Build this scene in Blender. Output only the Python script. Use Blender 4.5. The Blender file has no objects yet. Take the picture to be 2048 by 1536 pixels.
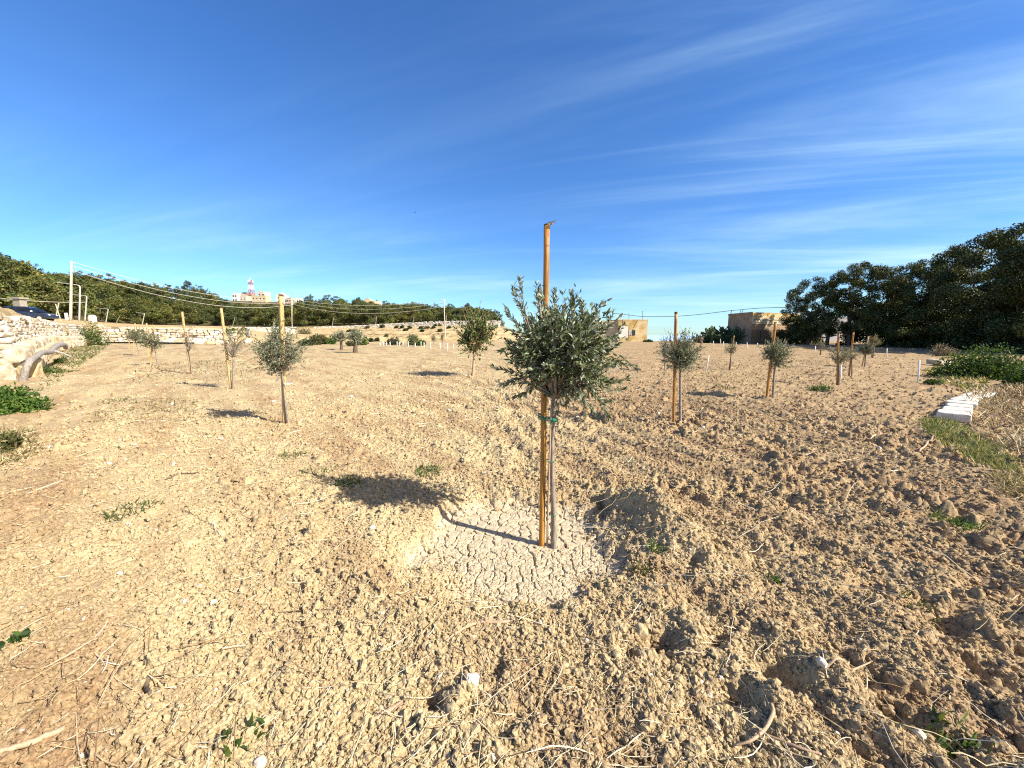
import bpy, bmesh, math, random
import numpy as np
from mathutils import Vector, Matrix, Quaternion
R = math.radians
rng = np.random.default_rng(7)
random.seed(7)
S = bpy.context.scene
C = S.collection

# ------------------------------------------------------------------ camera
CAMH, PITCH, FPX = 1.6, R(7.25), 770.0
cam_d = bpy.data.cameras.new('camera')
cam_d.sensor_width = 36.0
cam_d.lens = FPX / 2048 * 36.0
cam_d.clip_start, cam_d.clip_end = 0.05, 60000
cam = bpy.data.objects.new('camera', cam_d)
cam.location = (0, 0, CAMH)
cam.rotation_euler = (math.pi / 2 - PITCH, 0, 0)
C.objects.link(cam)
S.camera = cam
CP, SP = math.cos(PITCH), math.sin(PITCH)

def ray(px, py):
    X, Y = (px - 1024) / FPX, (py - 768) / FPX
    return np.array([X, CP - Y * SP, -SP - Y * CP])

def P(px, py, d):
    r = ray(px, py)
    return np.array([0, 0, CAMH]) + r * (d / r[1])

# ------------------------------------------------------------------ noise
def sstep(a, b, x):
    t = np.clip((x - a) / (b - a), 0, 1)
    return t * t * (3 - 2 * t)

def hsh(ix, iy, seed):
    h = (ix.astype(np.int64) * 374761393 + iy.astype(np.int64) * 668265263 + seed * 1442695041) & 0xFFFFFFFF
    h = ((h ^ (h >> 13)) * 1274126177) & 0xFFFFFFFF
    h = ((h ^ (h >> 16)) * 2246822519) & 0xFFFFFFFF
    return ((h ^ (h >> 15)) & 0xFFFFFF) / float(0x1000000)

def vn(x, y, seed=0):
    ix, iy = np.floor(x), np.floor(y)
    fx, fy = x - ix, y - iy
    fx = fx * fx * fx * (fx * (fx * 6 - 15) + 10)
    fy = fy * fy * fy * (fy * (fy * 6 - 15) + 10)
    a, b = hsh(ix, iy, seed), hsh(ix + 1, iy, seed)
    c, d = hsh(ix, iy + 1, seed), hsh(ix + 1, iy + 1, seed)
    return (a + (b - a) * fx) * (1 - fy) + (c + (d - c) * fx) * fy

def fbm(x, y, seed, o=3):
    s, a, t = 0, 1.0, 0
    for k in range(o):
        s = s + a * (vn(x * 2 ** k + 17.3 * k, y * 2 ** k - 9.1 * k, seed + k) - .5)
        t += a
        a *= .5
    return s / t * 2

def worley(x, y, seed, second=False):
    ix, iy = np.floor(x), np.floor(y)
    f1 = np.full(x.shape, 9.0); f2 = np.full(x.shape, 9.0); idv = np.zeros(x.shape)
    for dx in (-1, 0, 1):
        for dy in (-1, 0, 1):
            cx, cy = ix + dx, iy + dy
            qx = cx + .1 + .8 * hsh(cx, cy, seed); qy = cy + .1 + .8 * hsh(cx, cy, seed + 51)
            d = np.sqrt((x - qx) ** 2 + (y - qy) ** 2)
            nr = d < f1
            f2 = np.where(nr, f1, np.minimum(f2, d))
            idv = np.where(nr, hsh(cx, cy, seed + 99), idv)
            f1 = np.where(nr, d, f1)
    return f1, f2, idv

# ------------------------------------------------------------------ terrain
# columns follow lines of sight over the valley: where the retaining wall stands, road foot, ridge, far ridge
TB = np.array([
    # px    dw    zb    zt    df    zf    d1    z1   d2    z2
    [-700, 7.0,  .15,  2.1,  40,   4.5,  100,  16,  250,  20],
    [   0, 12.5, .10,  2.1,  60,   5.3,  130,  18,  300,  22],
    [ 160, 40,   .55,  2.7,  100,  5.4,  170,  18,  300,  24],
    [ 220, 48,   .50,  2.5,  140,  6.0,  210,  22,  300,  26],
    [ 300, 50,   .40,  2.6,  165,  5.9,  235,  23,  300,  27],
    [ 450, 55,   .30,  2.6,  170,  5.4,  250,  20,  300,  28],
    [ 560, 58,   .30,  .35,  160,  4.7,  240,  16,  300,  27],
    [ 650, 60,   .20,  .20,  150,  5.1,  230,  14,  300,  14],
    [ 800, 62,   .12,  .12,  140,  5.4,  215,  11,  300,  10],
    [ 950, 66,   .20,  .20,  130,  5.8,  200,  7,   300,  4],
    [1010, 74,   .35,  .35,  130,  4.4,  200,  2,   300, -5],
    [1100, 82,   .38,  .38,  130, -2.0,  250, -20,  400, -36],
    [2600, 82,   .38,  .38,  130, -2.0,  250, -20,  400, -36]])

BCX, BCY = 0.04, 3.00   # the cracked basin round the near tree

def basin_rho(x, y):
    dx, dy = (x - BCX) / .93, (y - BCY) / .86
    return np.sqrt(dx * dx + dy * dy) + .22 * (vn(x * 2.6, y * 2.6, 77) - .5) + .14 * (vn(x * 8, y * 8, 78) - .5) + .06 * (vn(x * 21, y * 21, 79) - .5)

def hs(x, y):
    x = np.asarray(x, float); y = np.asarray(y, float)
    ys = np.where(y > .3, y, .3)
    px = np.clip(1024 + 776 * x / ys, -700, 2600)
    px = np.where(y > .3, px, np.where(x < 0, -700, 2600))
    zn = .014 * np.maximum(0, -x - 5) + .38 * sstep(25, 72, y) * sstep(560, 1010, px)
    zn = zn + .05 * fbm(x / 3.1, y / 3.1, 5, 2) * sstep(.5, 3, np.hypot(x, y))
    # basin and its thrown-up rim
    near = (np.abs(x - BCX) < 3) & (np.abs(y - BCY) < 3)
    rho = np.where(near, basin_rho(x, y), 5.)
    ang = np.arctan2(y - BCY, x - BCX)
    amp = .012 + .27 * np.exp(-((ang - .12) / .42) ** 2) + .035 * np.exp(-((np.abs(ang) - 2.8) / .7) ** 2)
    zn = zn - .10 * (1 - sstep(.72, 1.02, rho)) + amp * np.exp(-((rho - 1.30) / .22) ** 2)
    c = [np.interp(px, TB[:, 0], TB[:, k]) for k in range(1, 10)]
    dw, zb, zt, df, zf, d1, z1, d2, z2 = c
    f = np.clip((y - dw) / np.maximum(df - dw, 1), 0, 1)
    q = f * 4
    ter = (np.floor(q) + sstep(.72, .98, q - np.floor(q))) / 4
    wt = sstep(560, 640, px) * (1 - sstep(980, 1040, px))
    f = f * (1 - wt) + (ter * .8 + f * .2) * wt
    za = zt + (zf - zt) * f
    za = za + .5 * sstep(-.2, 2.0, y - dw - 6) * (1 - sstep(2.0, 14, y - dw - 6)) * (1 - sstep(20, 100, px)) * (y > 0)
    zb2 = zf + (z1 - zf) * sstep(0, 1, (y - df) / (d1 - df))
    zc = z1 + (z2 - z1) * np.clip((y - d1) / (d2 - d1), 0, 1)
    ze = z2 + (-45 - z2) * sstep(0, 1, (y - d2) / 500)
    zfar = np.where(y < df, za, np.where(y < d1, zb2, np.where(y < d2, zc, ze)))
    s = sstep(.25, .9, y - dw)
    return zn * (1 - s) + zfar * s

PITS = []      # hollows between the thrown-up clods
for (a_, b_, rx_, ry_, dp) in [(1335, 1275, .09, .07, .10), (1425, 1275, .08, .07, .09), (1560, 1345, .12, .10, .12), (1730, 1185, .15, .07, .09), (1205, 1000, .05, .07, .09), (870, 1395, .07, .06, .08),
                               (1480, 1385, .09, .08, .09), (1900, 1255, .14, .09, .09), (1985, 1340, .10, .09, .10), (1260, 1300, .06, .05, .07), (1620, 1120, .10, .06, .07), (1780, 1430, .12, .08, .10), (1380, 1130, .12, .07, .08), (990, 1330, .06, .05, .06)]:
    r_ = ray(a_, b_); t_ = CAMH / -r_[2]
    PITS.append((r_[0] * t_, r_[1] * t_, rx_, ry_, dp))
def detail(x, y):
    """clods, ridges, cracks; returns dz and basin mask"""
    r = np.hypot(x, y)
    rho = np.where((np.abs(x - BCX) < 3) & (np.abs(y - BCY) < 3), basin_rho(x, y), 5.)
    m = 1 - sstep(.80, .98, rho)
    wx = x + .03 * (vn(x * 9, y * 9, 11) - .5) + .012 * (vn(x * 31, y * 31, 13) - .5)
    wy = y + .03 * (vn(x * 9, y * 9, 12) - .5) + .012 * (vn(x * 31, y * 31, 14) - .5)
    patch = sstep(-.25, .45, fbm(x / 1.1, y / 1.1, 21, 3))
    right = sstep(-.2, 1.6, x + .25 * (y - 1.5))
    z = .022 * fbm(x / .7, y / .7, 3, 3) * (1 - .4 * sstep(10, 40, r))
    # plough ridges, stronger on the right
    ph = (x * .86 + y * .30) / .46 + .9 * fbm(x / 1.4, y / 1.4, 31, 2)
    z = z + (.006 + .026 * right) * np.sin(2 * math.pi * ph) * (1 - sstep(9, 18, r)) * sstep(.9, 1.5, rho)
    def clods(cell, amp, pres, seed, sharp):
        f1, f2, idv = worley(wx / cell, wy / cell, seed)
        rad = .30 + .28 * ((idv * 7.13) % 1)
        b = np.sqrt(np.clip(1 - (f1 / rad) ** 2, 0, 1)) ** sharp
        return amp * (.4 + .9 * ((idv * 13.7) % 1)) * b * (idv < pres)
    act = .22 + .78 * np.maximum(patch, .6 * right)
    z = z + clods(.30, .075, .09, 41, .8) * act * (1 - .3 * sstep(20, 50, r))
    rough_ = sstep(.50, .66, vn(x * 1.05 + 3.1, y * 1.05, 93) * .7 + .3 * vn(x * 3, y * 3, 94)) * np.clip(.25 + .75 * right, 0, 1) * (1 - sstep(9, 16, r))
    z = z + clods(.17, .062, .38, 46, .75) * rough_ + clods(.085, .045, .55, 47, .7) * rough_ - .030 * rough_
    z = z + clods(.13, .036, .30, 42, .7) * act * (1 - sstep(16, 34, r))
    z = z + clods(.060, .024, .36, 43, .7) * (.35 + .65 * act) * (1 - sstep(8, 16, r))
    z = z + clods(.028, .009, .50, 44, .8) * (1 - sstep(4, 8, r))
    z = z + clods(.8, .09, .22, 45, .9) * sstep(8, 18, r) * (1 - sstep(50, 90, r)) * (.4 + .6 * patch)
    z = z + .009 * (vn(x * 60, y * 60, 6) - .5) * (1 - sstep(4, 9, r))
    z = z + .05 * fbm(x / 1.7, y / 1.7, 61, 3) * sstep(6, 20, r)
    for (qx, qy, rx_, ry_, dp) in PITS:
        nr_ = (np.abs(x - qx) < .7) & (np.abs(y - qy) < .7)
        if not nr_.any(): continue
        ux = np.where(nr_, x - qx, 9.) / rx_ + .5 * (vn(x * 9, y * 9, 33) - .5); uy = np.where(nr_, y - qy, 9.) / ry_ + .5 * (vn(x * 9, y * 9, 34) - .5)
        z = z - dp * np.exp(-(ux ** 2 + uy ** 2) * 1.2) + .6 * dp * np.exp(-((ux - 1.25) ** 2 + (uy + .3) ** 2) * 1.4)
    # dried mud plates
    cxw = x + .05 * (vn(x * 6, y * 6, 15) - .5) + .022 * (vn(x * 24, y * 24, 16) - .5)
    cyw = y + .05 * (vn(x * 6, y * 6, 17) - .5) + .022 * (vn(x * 24, y * 24, 18) - .5)
    f1, f2, idv = worley(cxw / .098 + .5, cyw / .088, 71)
    g1, g2, _ = worley(cxw / .040, cyw / .036, 72)
    e = f2 - f1 + .10 * (vn(x * 5, y * 5, 19) - .35)
    small = sstep(.35, .6, vn(x * 2.2, y * 2.2, 20) * .5 + .5 * sstep(3.25, 2.7, y))
    inner = sstep(1.05, .3, rho)
    crack = -.040 * (1 - sstep(.03, .125, e)) - .012 * (1 - sstep(.02, .10, g2 - g1)) * small
    crack = crack + .012 * sstep(.15, .32, .45 - f1) * 0 + .008 * (idv - .5) + .004 * vn(x * 40, y * 40, 8)
    zz = z * (1 - m) + m * (crack + .06 * z)
    fade = 1 - .0 * r
    ramp = sstep(.3, .8, r)
    # calmer where the ground is behind the walls
    return zz * ramp, m

def G(px, py, far=120.0):
    """ground point seen at a pixel"""
    r = ray(px, py)
    t = np.geomspace(.5, far, 4000)
    pts = np.array([0, 0, CAMH])[None] + r[None] * t[:, None]
    dz = pts[:, 2] - hs(pts[:, 0], pts[:, 1])
    k = np.nonzero(dz < 0)[0]
    i = k[0] if len(k) else len(t) - 1
    p = pts[i]
    return np.array([p[0], p[1], float(hs(p[0], p[1]))])

def gz(x, y):
    return float(hs(np.array([x]), np.array([y]))[0])

def gfull(x, y):
    x = np.atleast_1d(np.asarray(x, float)); y = np.atleast_1d(np.asarray(y, float))
    return hs(x, y) + detail(x, y)[0]

# ------------------------------------------------------------------ materials
def lin(r, g, b):
    f = lambda c: c / 12.92 if c <= .04045 else ((c + .055) / 1.055) ** 2.4
    return (f(r / 255), f(g / 255), f(b / 255), 1)

def nt(name):
    m = bpy.data.materials.new(name)
    m.use_nodes = True
    t = m.node_tree
    b = t.nodes['Principled BSDF']
    b.inputs['Specular IOR Level'].default_value = .25
    b.inputs['Roughness'].default_value = .85
    return m, t, b

def ramp(t, src, stops):
    n = t.nodes.new('ShaderNodeValToRGB')
    el = n.color_ramp.elements
    while len(el) < len(stops):
        el.new(.5)
    for e, (p, c) in zip(el, stops):
        e.position = p
        e.color = c if len(c) == 4 else (*c, 1)
    t.links.new(src, n.inputs[0])
    return n.outputs[0]

def noise(t, scale, detail_=4, rough=.55, vec=None, dist=0, coord='Object', stretch=None):
    n = t.nodes.new('ShaderNodeTexNoise')
    n.inputs['Scale'].default_value = scale
    n.inputs['Detail'].default_value = detail_
    n.inputs['Roughness'].default_value = rough
    n.inputs['Distortion'].default_value = dist
    if vec is None:
        tc = t.nodes.new('ShaderNodeTexCoord')
        vec = tc.outputs[coord]
    if stretch:
        mp = t.nodes.new('ShaderNodeMapping')
        mp.inputs['Scale'].default_value = stretch
        t.links.new(vec, mp.inputs['Vector'])
        vec = mp.outputs[0]
    t.links.new(vec, n.inputs['Vector'])
    return n.outputs['Fac']

def mix(t, fac, a, b, mode='MIX'):
    n = t.nodes.new('ShaderNodeMix')
    n.data_type = 'RGBA'
    n.blend_type = mode
    for sock, v in ((n.inputs[0], fac), (n.inputs[6], a), (n.inputs[7], b)):
        if hasattr(v, 'is_linked'):
            t.links.new(v, sock)
        elif isinstance(v, (int, float)):
            sock.default_value = v
        else:
            sock.default_value = v if len(v) == 4 else (*v, 1)
    return n.outputs[2]

def bump(t, b, h, strength=.4, dist=.02):
    n = t.nodes.new('ShaderNodeBump')
    n.inputs['Strength'].default_value = strength
    n.inputs['Distance'].default_value = dist
    t.links.new(h, n.inputs['Height'])
    t.links.new(n.outputs[0], b.inputs['Normal'])

def mat_soil(name, basin=True, gain=1.0):
    m, t, b = nt(name)
    b.inputs['Roughness'].default_value = .95
    b.inputs['Specular IOR Level'].default_value = .1
    g = lambda *c: tuple(min(.95, v * gain) for v in c)
    big = noise(t, .55, 5, .6)
    mid = noise(t, 5.0, 4, .6)
    fine = noise(t, 70, 3, .65)
    pale = ramp(t, fine, [(.25, g(.275, .205, .105)), (.55, g(.455, .366, .215)), (.8, g(.66, .565, .36))])
    red = ramp(t, fine, [(.25, g(.17, .100, .050)), (.6, g(.320, .217, .122)), (.85, g(.48, .355, .205))])
    f = ramp(t, big, [(.47, (0, 0, 0)), (.62, (1, 1, 1))])
    f2 = ramp(t, mid, [(.40, (0, 0, 0)), (.70, (1, 1, 1))])
    tcs = t.nodes.new('ShaderNodeTexCoord')
    mps = t.nodes.new('ShaderNodeMapping')
    mps.inputs['Rotation'].default_value = (0, 0, R(-38))
    t.links.new(tcs.outputs['Object'], mps.inputs['Vector'])
    stripe = ramp(t, noise(t, 1.0, 4, .6, mps.outputs[0], 0, stretch=(1.5, .28, 1)), [(.46, (0, 0, 0)), (.60, (1, 1, 1))])
    fm = mix(t, .5, mix(t, .45, f, f2), stripe)
    tcg = t.nodes.new('ShaderNodeTexCoord')
    sx = t.nodes.new('ShaderNodeSeparateXYZ')
    t.links.new(tcg.outputs['Object'], sx.inputs[0])
    wob = t.nodes.new('ShaderNodeMath'); wob.operation = 'MULTIPLY_ADD'
    t.links.new(noise(t, .8, 4, .6), wob.inputs[0]); wob.inputs[1].default_value = 3.0
    t.links.new(sx.outputs['X'], wob.inputs[2])
    mr = t.nodes.new('ShaderNodeMapRange'); mr.interpolation_type = 'SMOOTHSTEP'
    mr.inputs['From Min'].default_value = 1.2; mr.inputs['From Max'].default_value = 5.0
    mr.inputs['To Max'].default_value = .55
    t.links.new(wob.outputs[0], mr.inputs['Value'])
    fm = mix(t, mr.outputs[0], fm, (1, 1, 1, 1))
    col = mix(t, fm, pale, red)
    if basin:
        a = t.nodes.new('ShaderNodeAttribute')
        a.attribute_name = 'basin'
        mud = ramp(t, noise(t, 25, 4), [(.3, (.40, .325, .215)), (.7, (.56, .475, .335))])
        col = mix(t, a.outputs['Fac'], col, mud)
        a2 = t.nodes.new('ShaderNodeAttribute')
        a2.attribute_name = 'terrace'
        dry = ramp(t, noise(t, .6, 6, .65), [(.35, (.26, .19, .09)), (.55, (.50, .37, .20)), (.75, (.58, .46, .29))])
        col = mix(t, a2.outputs['Fac'], col, dry)
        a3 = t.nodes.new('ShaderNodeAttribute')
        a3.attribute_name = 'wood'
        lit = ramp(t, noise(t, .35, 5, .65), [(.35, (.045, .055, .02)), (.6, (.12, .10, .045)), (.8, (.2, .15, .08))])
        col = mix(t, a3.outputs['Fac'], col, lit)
    t.links.new(col, b.inputs['Base Color'])
    bump(t, b, noise(t, 160, 4, .7), .6, .006)
    return m

def mat_leaf(name, trans=.22, rough=.5, vary=False):
    m, t, b = nt(name)
    a = t.nodes.new('ShaderNodeAttribute')
    a.attribute_name = 'Col'
    b.inputs['Roughness'].default_value = rough
    b.inputs['Specular IOR Level'].default_value = .3
    colr = a.outputs['Color']
    if vary:      # every tree its own tone
        oi = t.nodes.new('ShaderNodeObjectInfo')
        v = ramp(t, oi.outputs['Random'], [(0, (.62, .70, .72)), (.3, (.95, 1.0, .85)), (.6, (1.18, 1.1, .8)), (.8, (.78, .82, .78)), (1, (1.35, 1.2, .95))])
        colr = mix(t, 1.0, colr, v, 'MULTIPLY')
    t.links.new(colr, b.inputs['Base Color'])
    tr = t.nodes.new('ShaderNodeBsdfTranslucent')
    br = mix(t, 1.0, colr, (1.3, 1.35, .6, 1), 'MULTIPLY')
    t.links.new(br, tr.inputs['Color'])
    ms = t.nodes.new('ShaderNodeMixShader')
    ms.inputs[0].default_value = trans
    t.links.new(b.outputs[0], ms.inputs[1])
    t.links.new(tr.outputs[0], ms.inputs[2])
    t.links.new(ms.outputs[0], t.nodes['Material Output'].inputs['Surface'])
    return m

def mat_simple(name, stops, scale=8, rough=.85, bs=.3, bd=.01, stretch=None, spec=.25, metal=0, detail_=4):
    m, t, b = nt(name)
    b.inputs['Roughness'].default_value = rough
    b.inputs['Specular IOR Level'].default_value = spec
    b.inputs['Metallic'].default_value = metal
    n = noise(t, scale, detail_, .6, stretch=stretch)
    k = len(stops)
    c = ramp(t, n, [(.3 + .4 * i / max(1, k - 1), s) for i, s in enumerate(stops)])
    t.links.new(c, b.inputs['Base Color'])
    if bs:
        bump(t, b, n, bs, bd)
    return m

def mat_col(name, rough=.8):
    """colour stored per vertex (each straw, stone or pad its own)"""
    m, t, b = nt(name)
    b.inputs['Roughness'].default_value = rough
    a = t.nodes.new('ShaderNodeAttribute')
    a.attribute_name = 'Col'
    n = noise(t, 40, 3)
    v = ramp(t, n, [(.3, (.72, .72, .72)), (.7, (1.15, 1.15, 1.15))])
    t.links.new(mix(t, 1.0, a.outputs['Color'], v, 'MULTIPLY'), b.inputs['Base Color'])
    bump(t, b, n, .3, .01)
    return m

def mat_masonry(name, c1, c2, mortar, bw, bh, stain):
    m, t, b = nt(name)
    tc = t.nodes.new('ShaderNodeTexCoord')
    sep = t.nodes.new('ShaderNodeSeparateXYZ')
    t.links.new(tc.outputs['Object'], sep.inputs[0])
    add = t.nodes.new('ShaderNodeMath')
    add.operation = 'ADD'
    t.links.new(sep.outputs['X'], add.inputs[0])
    t.links.new(sep.outputs['Y'], add.inputs[1])
    cmb = t.nodes.new('ShaderNodeCombineXYZ')
    t.links.new(add.outputs[0], cmb.inputs['X'])
    t.links.new(sep.outputs['Z'], cmb.inputs['Y'])
    br = t.nodes.new('ShaderNodeTexBrick')
    br.inputs['Scale'].default_value = 1
    br.inputs['Brick Width'].default_value = bw
    br.inputs['Row Height'].default_value = bh
    br.inputs['Mortar Size'].default_value = .012
    br.inputs['Color1'].default_value = (*c1, 1)
    br.inputs['Color2'].default_value = (*c2, 1)
    br.inputs['Mortar'].default_value = (*mortar, 1)
    t.links.new(cmb.outputs[0], br.inputs['Vector'])
    st = ramp(t, noise(t, .9, 6, .65), [(.42, (0, 0, 0)), (.62, (1, 1, 1))])
    col = mix(t, st, br.outputs['Color'], stain)
    fine = ramp(t, noise(t, 9, 4), [(.3, (.8, .8, .8)), (.7, (1.1, 1.1, 1.1))])
    col = mix(t, 1.0, col, fine, 'MULTIPLY')
    t.links.new(col, b.inputs['Base Color'])
    bump(t, b, br.outputs['Fac'], -.4, .02)
    return m

M = {}
M['ground'] = mat_soil('ploughed_soil')
M['clod'] = mat_soil('clod_soil', False, 1.04)
M['leaf'] = mat_leaf('olive_leaf', .18, .45)
M['needle'] = mat_leaf('dense_foliage', .12, .6, True)
M['grassy'] = mat_leaf('herb_leaf', .3, .6)
M['stuffcol'] = mat_col('dry_stalk')
M['pebble'] = mat_simple('pale_limestone_pebble', [(.44, .38, .28), (.58, .53, .44), (.68, .64, .56)], 30)
M['stake'] = mat_simple('treated_pine_stake', [(.20, .075, .014), (.42, .19, .035), (.52, .27, .065)], 6, .5, .25, .003, (9, 9, .55), .4)
M['stake_pale'] = mat_simple('weathered_stake', [(.36, .22, .085), (.56, .38, .17), (.62, .45, .24)], 6, .6, .25, .003, (9, 9, .55), .3)
for kk in ('stake', 'stake_pale'):      # knots and grey weather stains
    t = M[kk].node_tree
    b = t.nodes['Principled BSDF']
    src = b.inputs['Base Color'].links[0].from_socket
    kn = ramp(t, noise(t, 11, 3, .6, stretch=(1.6, 1.6, .9)), [(.60, (1, 1, 1)), (.72, (.30, .24, .18))])
    gr = ramp(t, noise(t, 3.2, 4, .6), [(.45, (1, 1, 1)), (.72, (.62, .62, .62))])
    t.links.new(mix(t, 1.0, mix(t, 1.0, src, kn, 'MULTIPLY'), gr, 'MULTIPLY'), b.inputs['Base Color'])
M['endgrain'] = mat_simple('cut_wood_end', [(.05, .03, .015), (.13, .08, .04)], 40)
M['splinter'] = mat_simple('splintered_wood', [(.35, .25, .16), (.6, .48, .34)], 50)
M['bark'] = mat_simple('grey_olive_bark', [(.11, .085, .062), (.27, .22, .17), (.38, .33, .265)], 22, .9, .6, .006, (3, 3, .7))
M['barkdark'] = mat_simple('dark_bark', [(.05, .035, .024), (.13, .095, .065), (.2, .15, .11)], 9, .9, .6, .02, (3, 3, .6))
M['cane'] = mat_simple('dry_cane', [(.34, .22, .13), (.55, .40, .27)], 30, .6, .1, .002, (5, 5, .5))
M['tie'] = mat_simple('green_plastic_tie', [(.01, .16, .085), (.02, .26, .14)], 20, .4, .05, .002, spec=.5)
M['tiepale'] = mat_simple('pale_tie', [(.5, .62, .55), (.65, .75, .7)], 20, .5, .05, .002)
M['white_stick'] = mat_simple('white_painted_stick', [(.72, .70, .64), (.82, .81, .77)], 20, .6, .1, .002)
M['greypost'] = mat_simple('grey_weathered_post', [(.20, .18, .15), (.36, .33, .29)], 10, .9, .3, .006)
M['pole'] = mat_simple('creosoted_pole', [(.38, .30, .21), (.58, .49, .37), (.66, .58, .47)], 5, .8, .2, .01, (4, 4, .4))
M['galv'] = mat_simple('galvanised_steel', [(.48, .46, .42), (.62, .60, .56)], 6, .5, .05, .003, metal=.3, spec=.5)
M['wire'] = mat_simple('overhead_cable', [(.50, .47, .42), (.58, .55, .50)], 2, .6, 0)
M['wiredark'] = mat_simple('dark_cable', [(.06, .08, .10), (.10, .12, .14)], 2, .7, 0)
M['stone'] = mat_simple('limestone_rubble', [(.22, .16, .09), (.41, .335, .235), (.52, .455, .36), (.64, .59, .50)], 3.2, .95, .9, .05, detail_=8)
M['stonewhite'] = mat_simple('fresh_limestone', [(.48, .42, .33), (.64, .59, .50), (.72, .69, .62)], 6, .95, .5, .02, detail_=7)
M['stoneyellow'] = mat_simple('yellow_limestone', [(.34, .235, .11), (.50, .395, .24), (.60, .51, .36)], 2.5, .95, .8, .04, detail_=8)
M['core'] = mat_simple('wall_core_earth', [(.12, .085, .05), (.24, .18, .11)], 6)
M['house'] = mat_masonry('yellow_limestone_masonry', (.56, .44, .24), (.64, .53, .33), (.46, .36, .2), .6, .28, (.40, .26, .075, 1))
M['housepale'] = mat_masonry('pale_limestone_masonry', (.62, .54, .38), (.68, .60, .44), (.5, .43, .3), .6, .28, (.52, .42, .25, 1))
M['houseshade'] = mat_masonry('shade_brown_masonry', (.36, .26, .16), (.44, .33, .21), (.22, .16, .1), .55, .27, (.26, .18, .11, 1))  # darker masonry for the house's shaded face, the shade is in the colour
M['render'] = mat_simple('pale_render', [(.48, .41, .32), (.58, .52, .43)], 1.5, .9, .1, .02)
M['renderpink'] = mat_simple('pink_render', [(.36, .26, .20), (.46, .35, .28)], 1.5, .9, .1, .02)
M['renderwhite'] = mat_simple('white_render', [(.56, .53, .49), (.68, .66, .62)], 1.5, .9, .1, .02)
M['renderyellow'] = mat_simple('cream_render', [(.48, .38, .23), (.58, .48, .32)], 1.5, .9, .1, .02)
M['glass'] = mat_simple('dark_window', [(.015, .018, .022), (.04, .045, .05)], 3, .15, 0, spec=.6)
M['shutter'] = mat_simple('grey_shutter', [(.35, .33, .3), (.45, .43, .4)], 12)
M['red'] = mat_simple('hazed_red_mast_paint', [(.30, .12, .12), (.38, .17, .16)], 3, .6, 0)  # red paint greyed, distance haze put into the colour
M['mastwhite'] = mat_simple('white_mast_paint', [(.7, .7, .7), (.8, .8, .8)], 3, .6, 0)
M['carpaint'] = mat_simple('navy_car_paint', [(.012, .02, .045), (.018, .03, .065)], 2, .22, 0, spec=.6)
M['rubber'] = mat_simple('tyre_rubber', [(.015, .015, .016), (.03, .03, .03)], 20, .9, .2, .004)
M['black'] = mat_simple('black_plastic', [(.012, .012, .013), (.03, .03, .03)], 20, .6, .1, .004)
M['log'] = mat_simple('weathered_driftwood_grey', [(.15, .125, .105), (.30, .27, .24), (.40, .37, .33)], 5, .9, .7, .02, (6, 6, 1.2))
M['bird'] = mat_simple('dark_feathers', [(.02, .03, .05), (.04, .05, .07)], 20)
ms, t, b = nt('sea_water')
b.inputs['Base Color'].default_value = (.34, .50, .76, 1)  # distance haze and sky reflection put into the base colour
b.inputs['Specular IOR Level'].default_value = 0
b.inputs['Roughness'].default_value = .5
bump(t, b, noise(t, .05, 6), .4, 1.0)
M['sea'] = ms
ms, t, b = nt('asphalt')
t.links.new(ramp(t, noise(t, 6, 5), [(.3, (.07, .065, .06)), (.7, (.13, .12, .11))]), b.inputs['Base Color'])
M['road'] = ms

# ------------------------------------------------------------------ mesh collector
_ico = {}
def ico(sub):
    if sub not in _ico:
        bm = bmesh.new()
        bmesh.ops.create_icosphere(bm, subdivisions=sub, radius=1)
        bm.verts.ensure_lookup_table()
        _ico[sub] = (np.array([v.co[:] for v in bm.verts]), np.array([[v.index for v in f.verts] for f in bm.faces]))
        bm.free()
    return _ico[sub]

def rotm(ax, ay, az):
    return np.array(Matrix.Rotation(az, 3, 'Z') @ Matrix.Rotation(ay, 3, 'Y') @ Matrix.Rotation(ax, 3, 'X'))

def unit(v):
    return v / np.maximum(np.linalg.norm(v, axis=-1, keepdims=True), 1e-9)

BOXV = np.array([[x, y, z] for x in (-.5, .5) for y in (-.5, .5) for z in (-.5, .5)])
BOXF = np.array([[0, 1, 3], [0, 3, 2], [4, 6, 7], [4, 7, 5], [0, 4, 5], [0, 5, 1], [2, 3, 7], [2, 7, 6], [0, 2, 6], [0, 6, 4], [1, 5, 7], [1, 7, 3]])

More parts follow.
